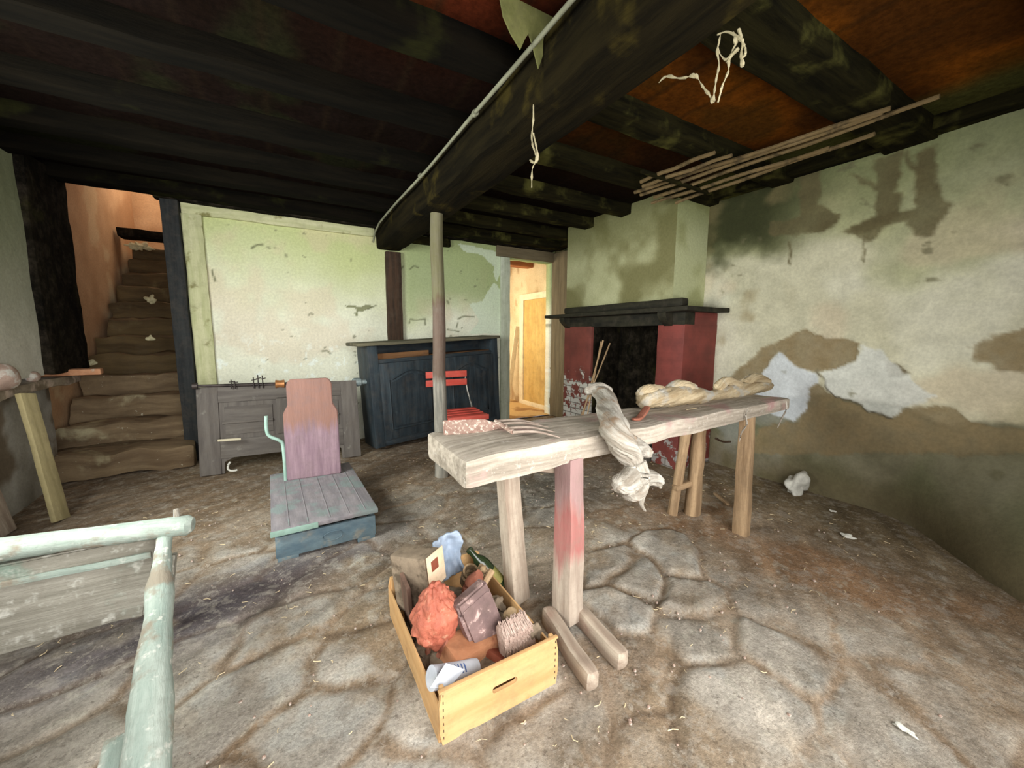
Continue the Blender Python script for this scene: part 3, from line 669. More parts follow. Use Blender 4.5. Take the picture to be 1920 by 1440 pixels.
# ---------------------------------------------------------------- poles stored under the joists by the right wall
PL = [((1670, 203), (1215, 352)), ((1762, 182), (1250, 362)), ((1655, 212), (1225, 358)), ((1555, 277), (1245, 374)), ((1640, 250), (1290, 372)), ((1340, 285), (1212, 336)), ((1372, 291), (1216, 345))]
LB = ['bamboo pole lying highest in the bundle under the ceiling by the right wall', 'longest bamboo pole of the ceiling bundle, reaching furthest towards the camera',
      'bamboo pole just below the topmost one in the ceiling bundle', 'short thin pole in the middle of the ceiling bundle', 'dark bamboo pole lying nearest the right wall in the ceiling bundle',
      'shortest stick of the ceiling bundle, angled in from the left', 'short stick with a pale cut end at the left of the ceiling bundle']
for i, (a, b_) in enumerate(PL):
    A = at(*a, z=2.345-.004*i); B = at(*b_, z=2.345-.004*i); B2 = B+(B-A).normalized()*(.12 if i < 5 else .05)
    S = [A.lerp(B2, t/12) + Vector((0, 0, .004*math.sin(t+i))) for t in range(13)]
    obj('bamboo_pole', tube(nb(), S, lerps([.012, .014], 13), n=8, amp=.002), m_pole, label=LB[i], cat='pole', group='poles stored under the ceiling')
obj('pole_batten', bar(nb(), (2.2, 2.0, 2.322), (3.0, 2.02, 2.322), .03, .02, bev=.003, amp=.003), m_joist, label='dark batten slung under the joists carrying the bamboo poles', cat='batten')

# ---------------------------------------------------------------- fireplace
def breast_fn(u, v):
    n1 = fbm(u*2, v*2, 90); n2 = fbm(u*7, v*7, 91)
    col = flat(u, (172, 172, 134))+(n2[..., None]-.5)*30; col = cmix(col, (108, 104, 66), sst(.4, .62, n1)*.8); col = cmix(col, (84, 84, 48), sst(.45, .95, v)*.6)
    return 0*u, col
def breast2_fn(u, v):
    n1 = fbm(u*3, v*3, 92); col = flat(u, (188, 192, 150)); col = cmix(col, (142, 144, 96), sst(.5, .7, n1)*.6); col = cmix(col, (110, 116, 66), sst(.55, 1., v)*.6); return 0*u, col
grid('wall_chimney', (3.02, 2.33, 1.45), (0, 1, 0), (0, 0, 1), 1.52, 1.12, .02, breast_fn, m_wall, solid=0)
grid('wall_chimney_side', (3.02, 2.33, 1.45), (1, 0, 0), (0, 0, 1), .45, 1.12, .02, breast2_fn, m_wall, solid=0)
grid('wall_chimney_end', (3.02, 3.85, 1.45), (1, 0, 0), (0, 0, 1), .45, 1.12, .04, breast2_fn, m_wall, solid=0)
fp = thing('fireplace', 'wide open fireplace with red painted brick piers and black mantel shelf', 'fireplace', (3.2, 3.05, 0))
obj('pier', bx((3.0, 2.18, -.02), (XR+.01, 2.46, 1.30), bev=.008, amp=.004, seg=.1), m_brickR, fp, label='right brick pier painted brick red')
obj('pier', bx((3.0, 3.36, -.02), (XR+.01, 3.85, 1.30), bev=.008, amp=.004, seg=.1), m_brickL, fp, label='left brick pier with flaked red paint over whitewashed bricks')
obj('fireback', bx((XR-.05, 2.44, 0), (XR, 3.38, 2.0), bev=.004, amp=.004), m_soot_shade, fp)
obj('soot_lining', bx((3.03, 3.335, 0), (XR-.05, 3.359, 1.40), bev=.003, amp=.002), m_soot_shade, fp)
obj('flue_lining', bx((3.04, 2.44, 1.43), (XR, 3.38, 1.46), bev=.004), m_soot_shade, fp)
obj('lintel', bx((3.0, 2.18, 1.29), (3.14, 3.86, 1.405), bev=.008, amp=.004), m_mantel, fp)
obj('side_lintel', bx((3.14, 2.18, 1.29), (XR, 2.3, 1.405), bev=.008, amp=.003), m_brickR, fp)
for y in (2.30, 3.74): obj('corbel', prism(nb(), [(0, 0), (.0, .12), (-.10, .12), (-.10, .09), (-.07, .05), (-.03, .02)], .09, M=frame((3.0, y, 1.285), (1, 0, 0))), m_mantel, fp)
obj('mantel_shelf', bx((2.87, 2.07, 1.405), (XR, 4.10, 1.445), bev=.008, amp=.004, seg=.1), m_mantel, fp)
obj('hearth', bx((2.95, 2.47, -.02), (XR, 3.35, .035), bev=.01, amp=.008, seg=.1), M_('ashy_hearth', (70, 66, 60), (104, 98, 90), st=(8, 8, 8)), fp)
obj('mantel_board', bx((2.93, 2.16, 1.447), (3.015, 3.78, 1.52), bev=.02, amp=.004, seg=.12), m_mantel, label='long blackened plank lying on edge on the mantel shelf', cat='plank')
SK = [((1131, 638), (1093, 778), .009, 'pale thin stick leaning on the fireplace, leftmost of the sticks'), ((1144, 643), (1122, 700), .008, 'brown stick leaning on the fireplace, tip furthest right'), ((1127, 640), (1132, 712), .007, 'short upright stick behind the two crossing sticks at the fireplace')]
for i, (a, b_, r, lb) in enumerate(SK):
    T = at(*a, x=2.985); B = at(*b_, x=2.86+.03*i); Bz = T+(B-T)*((T.z)/(T.z-B.z)) if i == 0 else Vector((B.x, B.y-.05, 0.0))
    if i == 1: Bz = Vector((2.80, 3.42, 0))
    if i == 2: Bz = Vector((2.84, 3.28, 0))
    obj('stick', tube(nb(), [Bz.lerp(T, t/8) for t in range(9)], r, n=8, amp=.003, seed=i), m_bark if i != 1 else m_leg2, label=lb, cat='stick', group='sticks leaning on the fireplace')

# ---------------------------------------------------------------- sideboard
F0 = Vector((.76, 4.06, 0)); FX = Vector((2.38, 4.37, .075))-F0; SW = FX.length
SM = frame(F0, FX)
sb = thing('sideboard', 'low blue-black wooden sideboard with arched door panels and missing drawers', 'sideboard', F0+FX*.5)
SB = lambda lo, hi, **kk: box(nb(), lo, hi, M=SM, **kk)
bm = nb(); D = .30; HT = 1.085
box(bm, (0, 0, .03), (.10, D, HT), M=SM); box(bm, (SW-.09, 0, .03), (SW, D, HT), M=SM)
box(bm, (.1, .01, .03), (SW-.09, .04, .10), M=SM); box(bm, (.1, .01, .90), (SW-.09, .05, .94), M=SM)
box(bm, (SW/2-.04, .006, .03), (SW/2+.04, .05, HT), M=SM)
box(bm, (.02, D-.015, .03), (SW-.02, D, HT), M=SM); box(bm, (.02, .02, .10), (SW-.02, D-.01, .12), M=SM)
obj('carcass', bm, m_side, sb)
obj('drawer_bay', SB((.09, .06, .93), (SW-.08, D-.016, .945)), m_inner, sb, label='raw brown wood inside the empty drawer openings')
bm = nb(); box(bm, (.12, .055, .946), (SW/2-.12, .07, 1.0), M=SM, amp=.004); obj('drawer_runner', bm, m_inner, sb)
obj('worktop', SB((-.10, -.05, HT), (SW+.01, D+.03, HT+.035), bev=.01, amp=.004, seg=.1), M_('dusty_dark_top', (74, 72, 60), (112, 106, 84), st=(2, 14, 14)), sb, label='dusty worn top board')
for s in (0, 1):
    u0 = .10+s*(SW/2-.06); u1 = u0+SW/2-.14
    bm = SB((u0, -.012, .10), (u1, .012, .90), bev=.004)
    dr = obj('door', bm, m_side, sb)
    W_ = u1-u0; arch = [(u0+.09, .20), (u1-.09, .20), (u1-.09, .72)]
    n = 14
    for i in range(n+1):
        t = i/n; x = u1-.09-(W_-.18)*t; arch.append((x, .72+.085*math.sin(math.pi*t)**1.5))
    arch2 = []
    cx = (u0+u1)/2
    for (a, b_) in arch: arch2.append((cx+(a-cx)*.88, .47+(b_-.47)*.90))
    # moulding ring and raised field
    bm = nb(); ly = LOC(bm)
    pa = [Vector((a, -.0125, b_)) for a, b_ in arch]
    tube(bm, [SM @ p for p in pa+[pa[0]]], .009, n=6)
    obj('panel_moulding', bm, m_side, dr)
    obj('raised_panel', prism(nb(), arch2, .010, M=SM @ Matrix.Translation((0, -.021, 0)), bev=0), m_side, dr)

# ---------------------------------------------------------------- old panelled door leaning behind the scale
P0 = Vector((-.676, 4.06, 0)); PXd = Vector((.60, 4.00, 0))-P0; PWd = PXd.length
up = Vector((0, .14, .74)).normalized()
PMx = frame(P0, PXd, up)
pn = thing('panel_headboard', 'grey-brown panelled headboard with two feet leaning on the back wall', 'headboard', P0+PXd*.5)
hh = .755
obj('board', prism(nb(), [(0, 0), (.17, 0), (.175, .10), (.24, .13), (PWd-.24, .13), (PWd-.175, .10), (PWd-.17, 0), (PWd, 0), (PWd, hh), (0, hh)], .022, M=PMx @ Matrix.Translation((0, 0, 0))), m_panel, pn)
for nm, lo, hi in (('stile', (0, -.012, 0), (.15, .002, hh)), ('stile', (PWd-.15, -.012, 0), (PWd, .002, hh)), ('stile', (PWd/2-.06, -.012, .3), (PWd/2+.06, .002, hh-.12)),
                   ('rail', (.15, -.012, hh-.14), (PWd-.15, .002, hh)), ('rail', (.15, -.012, .13), (PWd-.15, .002, .29))):
    obj(nm, box(nb(), lo, hi, M=PMx, bev=.004), m_panel, pn)
for u0 in (.19, PWd/2+.10):
    obj('inner_panel', box(nb(), (u0, -.008, .33), (u0+.36, .002, hh-.18), M=PMx, bev=.006), m_panel, pn)
    obj('ledge', box(nb(), (u0-.02, -.022, .425), (u0+.36, .002, .445), M=PMx, bev=.004), m_panel, pn)
a = at(408, 826, y=4.0); b_ = at(452, 823, y=4.0)
obj('paint_smear', bar(nb(), a, b_, .01, .02, bev=.004), M_('cream_chip', (180, 172, 148), (200, 190, 164)), pn, label='cream chip of bare wood')
hk = [at(x_, y_, y=3.98) for x_, y_ in ((432, 866), (428, 872), (428, 880), (436, 883), (445, 881))]
obj('hook', tube(nb(), smooth_path(hk), .008, n=8), m_chunk, label='small white hook at the foot of the leaning headboard', cat='hook')

# steelyard resting along the top of the headboard
sy = thing('steelyard', 'long iron steelyard beam with brass weight lying on top of the headboard', 'weighing beam', at(520, 722, y=4.17))
L0 = at(362, 724, y=4.17); L1 = at(690, 716, y=4.17)
rod = [L0.lerp(L1, t/10) for t in range(11)]
obj('rod', tube(nb(), rod, lerps([.011, .016, .017, .019], 11), n=10), m_iron, sy)
def along(px_): return L0.lerp(L1, (px_-362)/(690-362))
dX = (L1-L0).normalized()
obj('end_cap', tube(nb(), [L0-dX*.005, L0+dX*.03], .028, n=12), m_iron, sy)
obj('poise_weight', tube(nb(), [along(500), along(501), along(509), along(517), along(518)], [.03, .04, .034, .04, .03], n=16), m_brass, sy, label='brass sliding weight')
obj('counterweight', tube(nb(), [along(655), along(658), along(668), along(674), along(676), along(690)], [.03, .044, .044, .038, .026, .022], n=16), m_cw, sy, label='blue-grey end weight')
for (x0, hgt) in ((462, .07), (470, .09), (478, .085), (424, .05), (430, .04)):
    p = along(x0); bm = nb(); tube(bm, [p-Vector((0, .02, .03)), p-Vector((0, .02, -hgt*.5)), p-Vector((0, .02, -hgt))], .005, n=6)
    tube(bm, [p-Vector((.015, .02, -hgt*.6)), p-Vector((-.025, .02, -hgt*.7))], .0045, n=6)
    obj('hook', bm, m_iron, sy)

# ---------------------------------------------------------------- platform scale
ps = thing('platform_scale', 'platform weighing scale with mauve backboard and blue-grey iron base', 'scale', (.15, 2.75, 0))
ang = math.atan2(.03, .52)
FRM = frame((-.115, 2.27, 0), (.52, .015, 0))
SCW, SCD = .54, .98
bm = nb(); box(bm, (.015, .015, .015), (SCW-.015, .04, .135), M=FRM, bev=.006, amp=.002); box(bm, (.015, .04, .015), (.04, SCD-.02, .135), M=FRM, bev=.006)
box(bm, (SCW-.04, .04, .015), (SCW-.015, SCD-.02, .135), M=FRM, bev=.006); box(bm, (.015, SCD-.04, .015), (SCW-.015, SCD-.015, .135), M=FRM, bev=.006)
for (a, b_) in ((.02, .02), (SCW-.12, .02)): box(bm, (a, b_-.003, -.01), (a+.10, b_+.06, .03), M=FRM, bev=.005)
base = obj('base', bm, m_scalebase, ps)
obj('maker_plate', tube(nb(), [FRM @ Vector((.29+.05*math.cos(t*.449), .012, .075+.026*math.sin(t*.449))) for t in range(15)], .004, n=6), m_scalebase, base)
pl = obj('platform', box(nb(), (0, 0, .155), (SCW, SCD, .182), M=FRM, bev=.005, amp=.0015), m_scaletop, ps)
bm = nb()
for uu in (.08, .17, .28, .38, .47): box(bm, (uu, .02, .181), (uu+.006, SCD-.02, .184), M=FRM, bev=.001)
obj('raised_ribs', bm, m_scaletop, pl)
bm = nb(); box(bm, (-.004, -.006, .150), (.22, .004, .180), M=FRM, bev=.003); obj('painted_edge', bm, m_mintbar, pl, label='chipped mint green front edge')
for uu in (.06, SCW-.1):
    for vv in (.03, SCD-.1): obj('bearing_block', box(nb(), (uu, vv, .13), (uu+.04, vv+.05, .156), M=FRM, bev=.002), m_iron, ps)
bY = 3.04
BM = frame((-.035, bY, .183), (.34, -.02, 0), (0, .04, 1))
w2 = .345
ht = (at(545, 712, y=bY).z)-.183
poly = [(0, 0), (w2, 0), (w2, ht*.66), (w2-.012, ht*.70), (w2-.03, ht*.74), (w2-.03, ht*.95), (w2-.045, ht*.99), (w2-.06, ht), (.06, ht), (.045, ht*.99), (.03, ht*.95), (.03, ht*.74), (.012, ht*.70), (0, ht*.66)]
obj('backboard', prism(nb(), poly, .05, M=BM, bev=.006), m_backboard, ps)
lv = [at(x_, y_, y=bY+.02) for x_, y_ in ((499, 780), (500, 806), (506, 818), (524, 826), (531, 838), (535, 888))]
lv[-1].z = .183
obj('locking_lever', tube(nb(), smooth_path(lv, 5), .0115, n=10), m_mintbar, ps, label='mint green bent lever')

# ---------------------------------------------------------------- folding chair
ch = thing('folding_chair', 'red slatted metal folding chair standing in front of the sideboard', 'chair', (1.62, 3.75, 0))
cy = 3.92
for (z0, z1) in ((.745, .815), (.655, .725)):
    bm = nb(); box(bm, (1.255, cy-.01, z0), (1.715, cy+.012, z1), bev=.008); obj('back_slat', bm, m_red, ch)
bm = nb()
SS = []
for i in range(4):
    y0 = cy-.10-.085*i; bm = box(nb(), (1.32, y0-.078, .405-.006*i), (1.75, y0, .423-.006*i), bev=.008, M=ID); obj('seat_slat', bm, m_red, ch)
obj('seat_rim', box(nb(), (1.315, cy-.465, .350), (1.755, cy-.445, .405), bev=.008), m_red, ch)
for x in (1.33, 1.70):
    P = [(x, cy+.015, .80), (x+.02, cy+.01, .62), (x+.05, cy-.05, .42), (x+.02, cy-.26, .22), (x, cy-.46, .0)]
    obj('leg', tube(nb(), smooth_path(P, 4), .009, n=8), m_steel, ch)
    P = [(x+.02, cy-.44, .40), (x+.02, cy-.30, .26), (x+.01, cy+.02, .0)]
    obj('leg', tube(nb(), smooth_path(P, 4), .009, n=8), m_steel, ch)
obj('stretcher', tube(nb(), [(1.33, cy-.40, .06), (1.70, cy-.40, .06)], .007, n=8), m_steel, ch)

# ---------------------------------------------------------------- plank bench
be = thing('plank_bench', 'long heavy dusty plank bench on mismatched wooden legs', 'bench', (1.6, 1.3, 0))
Bn = Vector((.48, 1.12, .80)); Bf = Vector((2.82, 1.235, .80)); BMx = frame(Bn, Bf-Bn); BL = (Bf-Bn).length
bm = nb(); t = bmesh.new()
box(bm, (0, 0, -.105), (BL, .40, 0), M=BMx, bev=.022, amp=.011, seg=.06, freq=5)
for v in bm.verts:                                     # the plank tapers and its near end is cut askew
    q = BMx.inverted() @ v.co
    q.x += (q.y*.06 if q.x < .3 else 0)*(1-q.x/.3 if q.x < .3 else 0)
    q.y = q.y*(1-.28*q.x/BL)+.0; q.z = q.z*(1-.28*q.x/BL)
    v.co = BMx @ q
obj('plank', bm, m_greybench, be)
def leg(lo_b, hi_t, w_, d_, mt, lab=None, tap=(1.1, .95)):
    a = Vector(lo_b); b2 = Vector(hi_t)
    return obj('leg', box(nb(), (-w_/2, -d_/2, 0), (w_/2, d_/2, (b2-a).length), M=frame(a, (1, 0, 0), b2-a), bev=.006, amp=.006, seg=.07, freq=5, taper=tap), mt, be, label=lab)
def legM(a, b2, w_, d_, mt, lab=None, tap=(1.08, .95), seed=0):
    a = Vector(a); b2 = Vector(b2); z = (b2-a).normalized(); x = Vector((1, .12, 0)); x = (x-z*x.dot(z)).normalized(); y = z.cross(x)
    Mx = Matrix(((x.x, y.x, z.x, a.x), (x.y, y.y, z.y, a.y), (x.z, y.z, z.z, a.z), (0, 0, 0, 1)))
    return obj('leg', box(nb(), (-w_/2, -d_/2, 0), (w_/2, d_/2, (b2-a).length), M=Mx, bev=.006, amp=.006, seg=.07, freq=5, taper=tap, seed=seed), mt, be, label=lab)
legM((.865, 1.42, -.01), (.80, 1.42, .71), .085, .07, m_leg, 'grey post leg, rear of the near pair', seed=2)
m_redleg = M_('pink_red_painted_leg', (150, 134, 120), (186, 172, 156), st=(2, 24, 24), bands=((.10, .6, (150, 116, 116)), (-.10, .12, (156, 86, 84))), bump=.5)
legM((.955, 1.165, .03), (.965, 1.19, .715), .078, .095, m_redleg, 'front near leg with red paint', seed=0)
legM((2.36, 1.235, -.01), (2.385, 1.27, .73), .065, .075, m_leg2, 'square brown leg, front of the far pair', seed=4)
bm = nb()
obj('leg', tube(bm, [Vector((2.345, 1.56, -.01)).lerp(Vector((2.28, 1.50, .74)), t/8) for t in range(9)], lerps([.05, .042], 9), n=12, amp=.01, freq=6), m_leg2, be)
obj('leg', tube(nb(), [Vector((2.22, 1.62, -.01)).lerp(Vector((2.19, 1.52, .74)), t/8) for t in range(9)], lerps([.033, .03], 9), n=10, amp=.008, freq=6, seed=2), m_leg2, be)
for (a, b2) in (((1.005, 1.20, .045), (.985, .885, .035)), ((.885, 1.22, .042), (.835, .88, .032))):
    obj('foot_runner', bar(nb(), a, b2, .055, .08, bev=.02, amp=.008, seg=.05), m_leg, be)
obj('cross_brace', bar(nb(), (.80, 1.40, .66), (.98, 1.22, .66), .04, .05, bev=.006, amp=.004), m_leg, be)
obj('cleat', bar(nb(), (2.17, 1.58, .20), (2.30, 1.55, .225), .05, .035, bev=.006, amp=.005), m_leg2, be)
for i, (P, lb) in enumerate([([(1402, 768), (1398, 780), (1400, 796), (1390, 812), (1386, 828)], 'long wisp of bark fibre hanging from the bench edge above the square leg'),
                       ([(1474, 752), (1474, 768), (1466, 784), (1458, 802)], 'curled wisp of bark fibre hanging from the far end of the bench')]):
    S = smooth_path([at(x_, y_, y=1.19) for x_, y_ in P], 4)
    obj('bark_wisp', tube(nb(), S, lerps([.003, .006, .005, .002], len(S)), n=6, flat=.4), m_log, label=lb, cat='fibre')

# ---------------------------------------------------------------- gnarled wood on the bench
def gnarl(name, parts, mt, label, seed=0, cat='log', knob=.16, groove=.09):
    bm = nb(); ly = LOC(bm); n = 44
    for j, (P, R_) in enumerate(parts):
        S = smooth_path(P, 9); rad = lerps(R_, len(S)); s_ = 0; rings = []
        t0 = (S[1]-S[0]).normalized(); t1 = (S[-1]-S[-2]).normalized()
        S = [S[0]-t0*rad[0]*.45, S[0]-t0*rad[0]*.3]+S+[S[-1]+t1*rad[-1]*.3, S[-1]+t1*rad[-1]*.45]
        rad = [rad[0]*.25, rad[0]*.75]+rad+[rad[-1]*.75, rad[-1]*.25]
        for i, p in enumerate(S):
            t = (S[min(i+1, len(S)-1)]-S[max(i-1, 0)]).normalized()
            r = Vector((0, 0, 1)) if abs(t.z) < .9 else Vector((1, .2, 0))
            x = r.cross(t).normalized(); y = t.cross(x); ring = []
            if i: s_ += (p-S[i-1]).length
            for k_ in range(n):
                a = 2*math.pi*k_/n; ca, sa = math.cos(a), math.sin(a); tw = a+s_*4
                q = Vector((math.cos(tw)*1.6, math.sin(tw)*1.6, s_*7+seed*3+j*5))
                m = 1+knob*1.6*mnoise.noise(q)+groove*(1-2.6*abs(mnoise.noise(Vector((math.cos(tw)*5.5, math.sin(tw)*5.5, s_*5+seed+j)))))
                m += .05*mnoise.noise(Vector((math.cos(tw)*12, math.sin(tw)*12, s_*40)))
                v = bm.verts.new(p+(x*ca+y*sa*.88)*rad[i]*m); v[ly] = Vector((s_+j, math.cos(tw)*rad[i], math.sin(tw)*rad[i])); ring.append(v)
            rings.append(ring)
        for i in range(len(rings)-1):
            for k_ in range(n): bm.faces.new((rings[i][k_], rings[i][(k_+1) % n], rings[i+1][(k_+1) % n], rings[i+1][k_]))
        bm.faces.new(rings[0][::-1]); bm.faces.new(rings[-1])
    return obj(name, bm, mt, label=label, cat=cat)
g = lambda x_, y_, Y: at(x_, y_, y=Y)
gnarl('driftwood_root', [
    ([g(1112, 727, 1.60), g(1132, 742, 1.46), g(1143, 775, 1.26), g(1153, 808, 1.10), g(1170, 838, 1.04), g(1190, 868, 1.02), g(1192, 900, 1.0)], [.034, .046, .050, .054, .056, .040, .050]),
    ([g(1100, 733, 1.56), g(1125, 728, 1.54), g(1142, 736, 1.52)], [.022, .03, .03]),
    ([g(1172, 830, 1.05), g(1200, 840, 1.10), g(1216, 850, 1.10)], [.05, .034, .022]),
    ([g(1190, 893, 1.02), g(1168, 905, .99), g(1158, 908, .98)], [.05, .042, .026]),
    ([g(1190, 895, 1.02), g(1190, 918, 1.0), g(1178, 928, .99)], [.05, .042, .03]),
    ([g(1195, 892, 1.02), g(1222, 896, 1.03), g(1236, 905, 1.03)], [.04, .034, .022]),
    ([g(1238, 900, 1.03), g(1238, 915, 1.03)], [.012, .006]), ([g(1204, 925, 1.0), g(1203, 945, 1.0), g(1210, 958, 1.0)], [.016, .008, .004]),
    ], m_log, 'gnarled bleached root laid across the bench, its knobby end hanging over the edge', seed=1)
gnarl('gnarled_branch', [
    ([g(1205, 752, 1.42), g(1232, 746, 1.42), g(1265, 742, 1.43), g(1300, 742, 1.44), g(1335, 742, 1.45), g(1370, 735, 1.46), g(1405, 728, 1.47), g(1440, 724, 1.48)], [.045, .055, .062, .060, .036, .05, .05, .036]),
    ([g(1200, 742, 1.44), g(1215, 732, 1.44), g(1240, 732, 1.44)], [.03, .038, .03]),
    ([g(1255, 735, 1.44), g(1275, 722, 1.44), g(1300, 728, 1.44)], [.036, .034, .03]),
    ([g(1345, 728, 1.46), g(1362, 714, 1.46), g(1385, 722, 1.46)], [.03, .03, .03]),
    ([g(1395, 718, 1.48), g(1415, 708, 1.48), g(1438, 716, 1.48)], [.034, .034, .03]),
    ], m_log2, 'cream gnarled branch lying lengthwise along the far half of the bench', seed=4, knob=.12)
obj('iron_bracket', tube(nb(), smooth_path([at(1213, 764, y=1.34), at(1205, 776, y=1.30), at(1197, 785, y=1.26), at(1186, 786, y=1.26)], 4), lerps([.018, .02, .018, .010], 13), n=8, flat=.5), m_wedge,
    label='small rust-red bent iron piece on the bench under the branch end', cat='bracket')
obj('wood_shaving', tube(nb(), smooth_path([(1.83, 1.29, .808), (1.88, 1.27, .815), (1.93, 1.30, .807)], 4), .005, n=6, flat=.5), m_log2, label='pale curled shaving on the bench beside the bent iron piece', cat='shaving')

# digging fork head
gf = thing('garden_fork', 'plaster-caked digging fork head with flat socket lying on the near end of the bench', 'fork', (.80, 1.42, .80))
A = at(832, 806, z=.825); B = at(935, 800, z=.822); T0 = at(955, 800, z=.815)
obj('socket', prism(nb(), [(0, -.03), (.17, -.028), (.22, -.012), (.27, -.012), (.27, .014), (.22, .014), (.17, .034), (0, .036)], .018, M=frame(at(832, 804, y=1.46), B-A, (0, .5, .86)), bev=.004), m_rust, gf)
neck = at(925, 798, z=.822)
ends = [(1012, 795), (1028, 801), (1040, 810), (1050, 820)]
starts = [(930, 790), (938, 795), (950, 803), (962, 810)]
obj('crossbar', tube(nb(), smooth_path([at(*s, z=.825) for s in starts], 3), .010, n=8, amp=.003), m_rust, gf)
for s, e in zip(starts, ends):
    a = at(*s, z=.825); b2 = at(*e, z=.812); m = a.lerp(b2, .5)+Vector((0, 0, .012))
    S = smooth_path([a, m, b2], 6); obj('tine', tube(nb(), S, lerps([.010, .008, .003], len(S)), n=8, flat=.7), m_fork, gf)

# ---------------------------------------------------------------- fruit crate and contents
X0, X1, Y0, Y1, HZ = .325, .752, .965, 1.60, .170
cr = thing('fruit_crate', 'light plywood fruit crate full of junk in front of the bench', 'crate', ((X0+X1)/2, (Y0+Y1)/2, 0))
# end panels with hand hole
def endpanel(y, lab=None):
    t = bmesh.new(); bm = nb(); ly = LOC(bm)
    cx = (X0+X1)/2+.005; cz = HZ*.56; hw, hr = .045, .011
    outer = []; inner = []
    K = 32
    for i in range(K):
        a = 2*math.pi*i/K; ca, sa = math.cos(a), math.sin(a)
        s_ = max(abs(ca)/((X1-X0)/2), abs(sa)/(HZ/2)); outer.append(((X0+X1)/2+ca/s_, HZ/2+sa/s_))
        inner.append((cx+math.copysign(hw-hr, ca)*(1 if abs(ca) > .02 else 0)+hr*ca, cz+hr*sa))
    th = .012; L4 = []
    for y_ in (y, y+th):
        for P in (outer, inner):
            ring = []
            for (a, b2) in P:
                v = bm.verts.new((a, y_, b2)); v[ly] = Vector((a, b2, y_)); ring.append(v)
            L4.append(ring)
    for i in range(K):
        j = (i+1) % K
        bm.faces.new((L4[0][i], L4[0][j], L4[1][j], L4[1][i])); bm.faces.new((L4[2][i], L4[3][i], L4[3][j], L4[2][j]))
        bm.faces.new((L4[0][i], L4[2][i], L4[2][j], L4[0][j])); bm.faces.new((L4[1][i], L4[1][j], L4[3][j], L4[3][i]))
    return obj('end_panel', bm, m_ply, cr, smooth=False)
fpn = endpanel(Y0); endpanel(Y1-.012)
bm = nb(); box(bm, (X0, Y0+.012, .012), (X0+.007, Y1-.012, HZ-.045), bev=.001); obj('side_panel', bm, m_ply, cr)
bm = nb(); box(bm, (X1-.007, Y0+.012, .012), (X1, Y1-.012, HZ-.045), bev=.001); obj('side_panel', bm, m_ply, cr)
obj('bottom_panel', bx((X0, Y0+.012, 0), (X1, Y1-.012, .010), bev=.001), m_ply, cr)
for x in (X0+.008, X1-.022):
    for y in (Y0+.013, Y1-.028): obj('corner_batten', bx((x, y, .01), (x+.014, y+.016, HZ+.004), bev=.002), m_ply, cr)
obj('top_rail', bx((X0, Y0-.001, HZ), (X1, Y0+.013, HZ+.006), bev=.002), m_ply, cr)
bm = nb()
rs = random.Random(2)
for i in range(7):
    for x in (X0+.012, X1-.012): box(bm, (x-.001, Y0-.0015, .02+i*.023), (x+.001, Y0+.001, .028+i*.023), bev=0)
obj('staples', bm, m_iron, fpn, kind='stuff')

GR = 'junk in the fruit crate'
def bxr(name, c, size, rot, mt, label, cat, bev=.004, amp=.002, **kk):
    Mx = Matrix.Translation(c) @ Matrix.Rotation(rot[2], 4, 'Z') @ Matrix.Rotation(rot[1], 4, 'Y') @ Matrix.Rotation(rot[0], 4, 'X')
    s = Vector(size)/2; return obj(name, box(nb(), -s, s, M=Mx, bev=bev, amp=amp, seg=.03, freq=9), mt, label=label, cat=cat, group=GR, **kk), Mx
# grey box
gb = thing('carton', 'dirty grey oblong carton standing at the back left of the crate', 'box', (.43, 1.47, .04), GR)
Mx = Matrix.Translation((.415, 1.455, .225)) @ Matrix.Rotation(.62, 4, 'Z') @ Matrix.Rotation(-.12, 4, 'X')
obj('shell', box(nb(), (-.052, -.085, -.12), (.052, .085, .11), M=Mx, bev=.006, amp=.005, seg=.04), m_greybox, gb)
obj('end_flap', box(nb(), (-.05, -.095, -.02), (.056, -.0915, .116), M=Mx, bev=.001), m_label, gb, label='pale card end flap')
obj('patch', box(nb(), (-.028, -.098, .05), (.014, -.0955, .09), M=Mx, bev=.001), m_brown, gb, label='brown square print')
bxr('plank_offcut', (.36, 1.42, .14), (.016, .10, .25), (.12, -.10, .0), M_('dark_offcut', (84, 64, 54), (118, 92, 78)), 'thin dark wooden offcut upright at the left inside of the crate', 'offcut')
# crumpled red bag
bm = nb(); c0 = at(818, 1150, y=1.22)
t = bmesh.new(); bmesh.ops.create_icosphere(t, subdivisions=5, radius=1); ly = LOC(bm); mp = {}
for v in t.verts:
    n = v.co.normalized(); zz = n.z
    wdt = .090*(1-.50*max(0, zz)**1.3)
    q = Vector((n.x*wdt, n.y*.075*(1-.35*max(0, zz)), zz*.125))
    wq = Vector((q.x*17, q.y*17, q.z*12))+mnoise.noise_vector(q*14)*.6
    vd = mnoise.voronoi(wq)[0]; e1 = min(vd[1]-vd[0], .7); vd2 = mnoise.voronoi(wq*2.3)[0]; e2 = min(vd2[1]-vd2[0], .6)
    q += n*(.018*(e1-.3)+.010*(e2-.3)+.004*mnoise.noise(q*60))*(1.15-.35*(zz < -.5))
    if zz > .6: q.x *= 1-.25*(zz-.6)
    nv = bm.verts.new(c0+q); nv[ly] = q; mp[v.index] = nv
for f in t.faces: bm.faces.new([mp[v.index] for v in f.verts])
t.free()
obj('paper_bag', bm, m_redbag, label='crumpled red paper bag standing in the middle of the crate', cat='bag', group=GR)
bxr('cardboard_box', (.51, 1.16, .075), (.20, .12, .12), (.1, .12, .20), m_card, 'squashed brown cardboard box under the red paper bag', 'box', bev=.012, amp=.008)
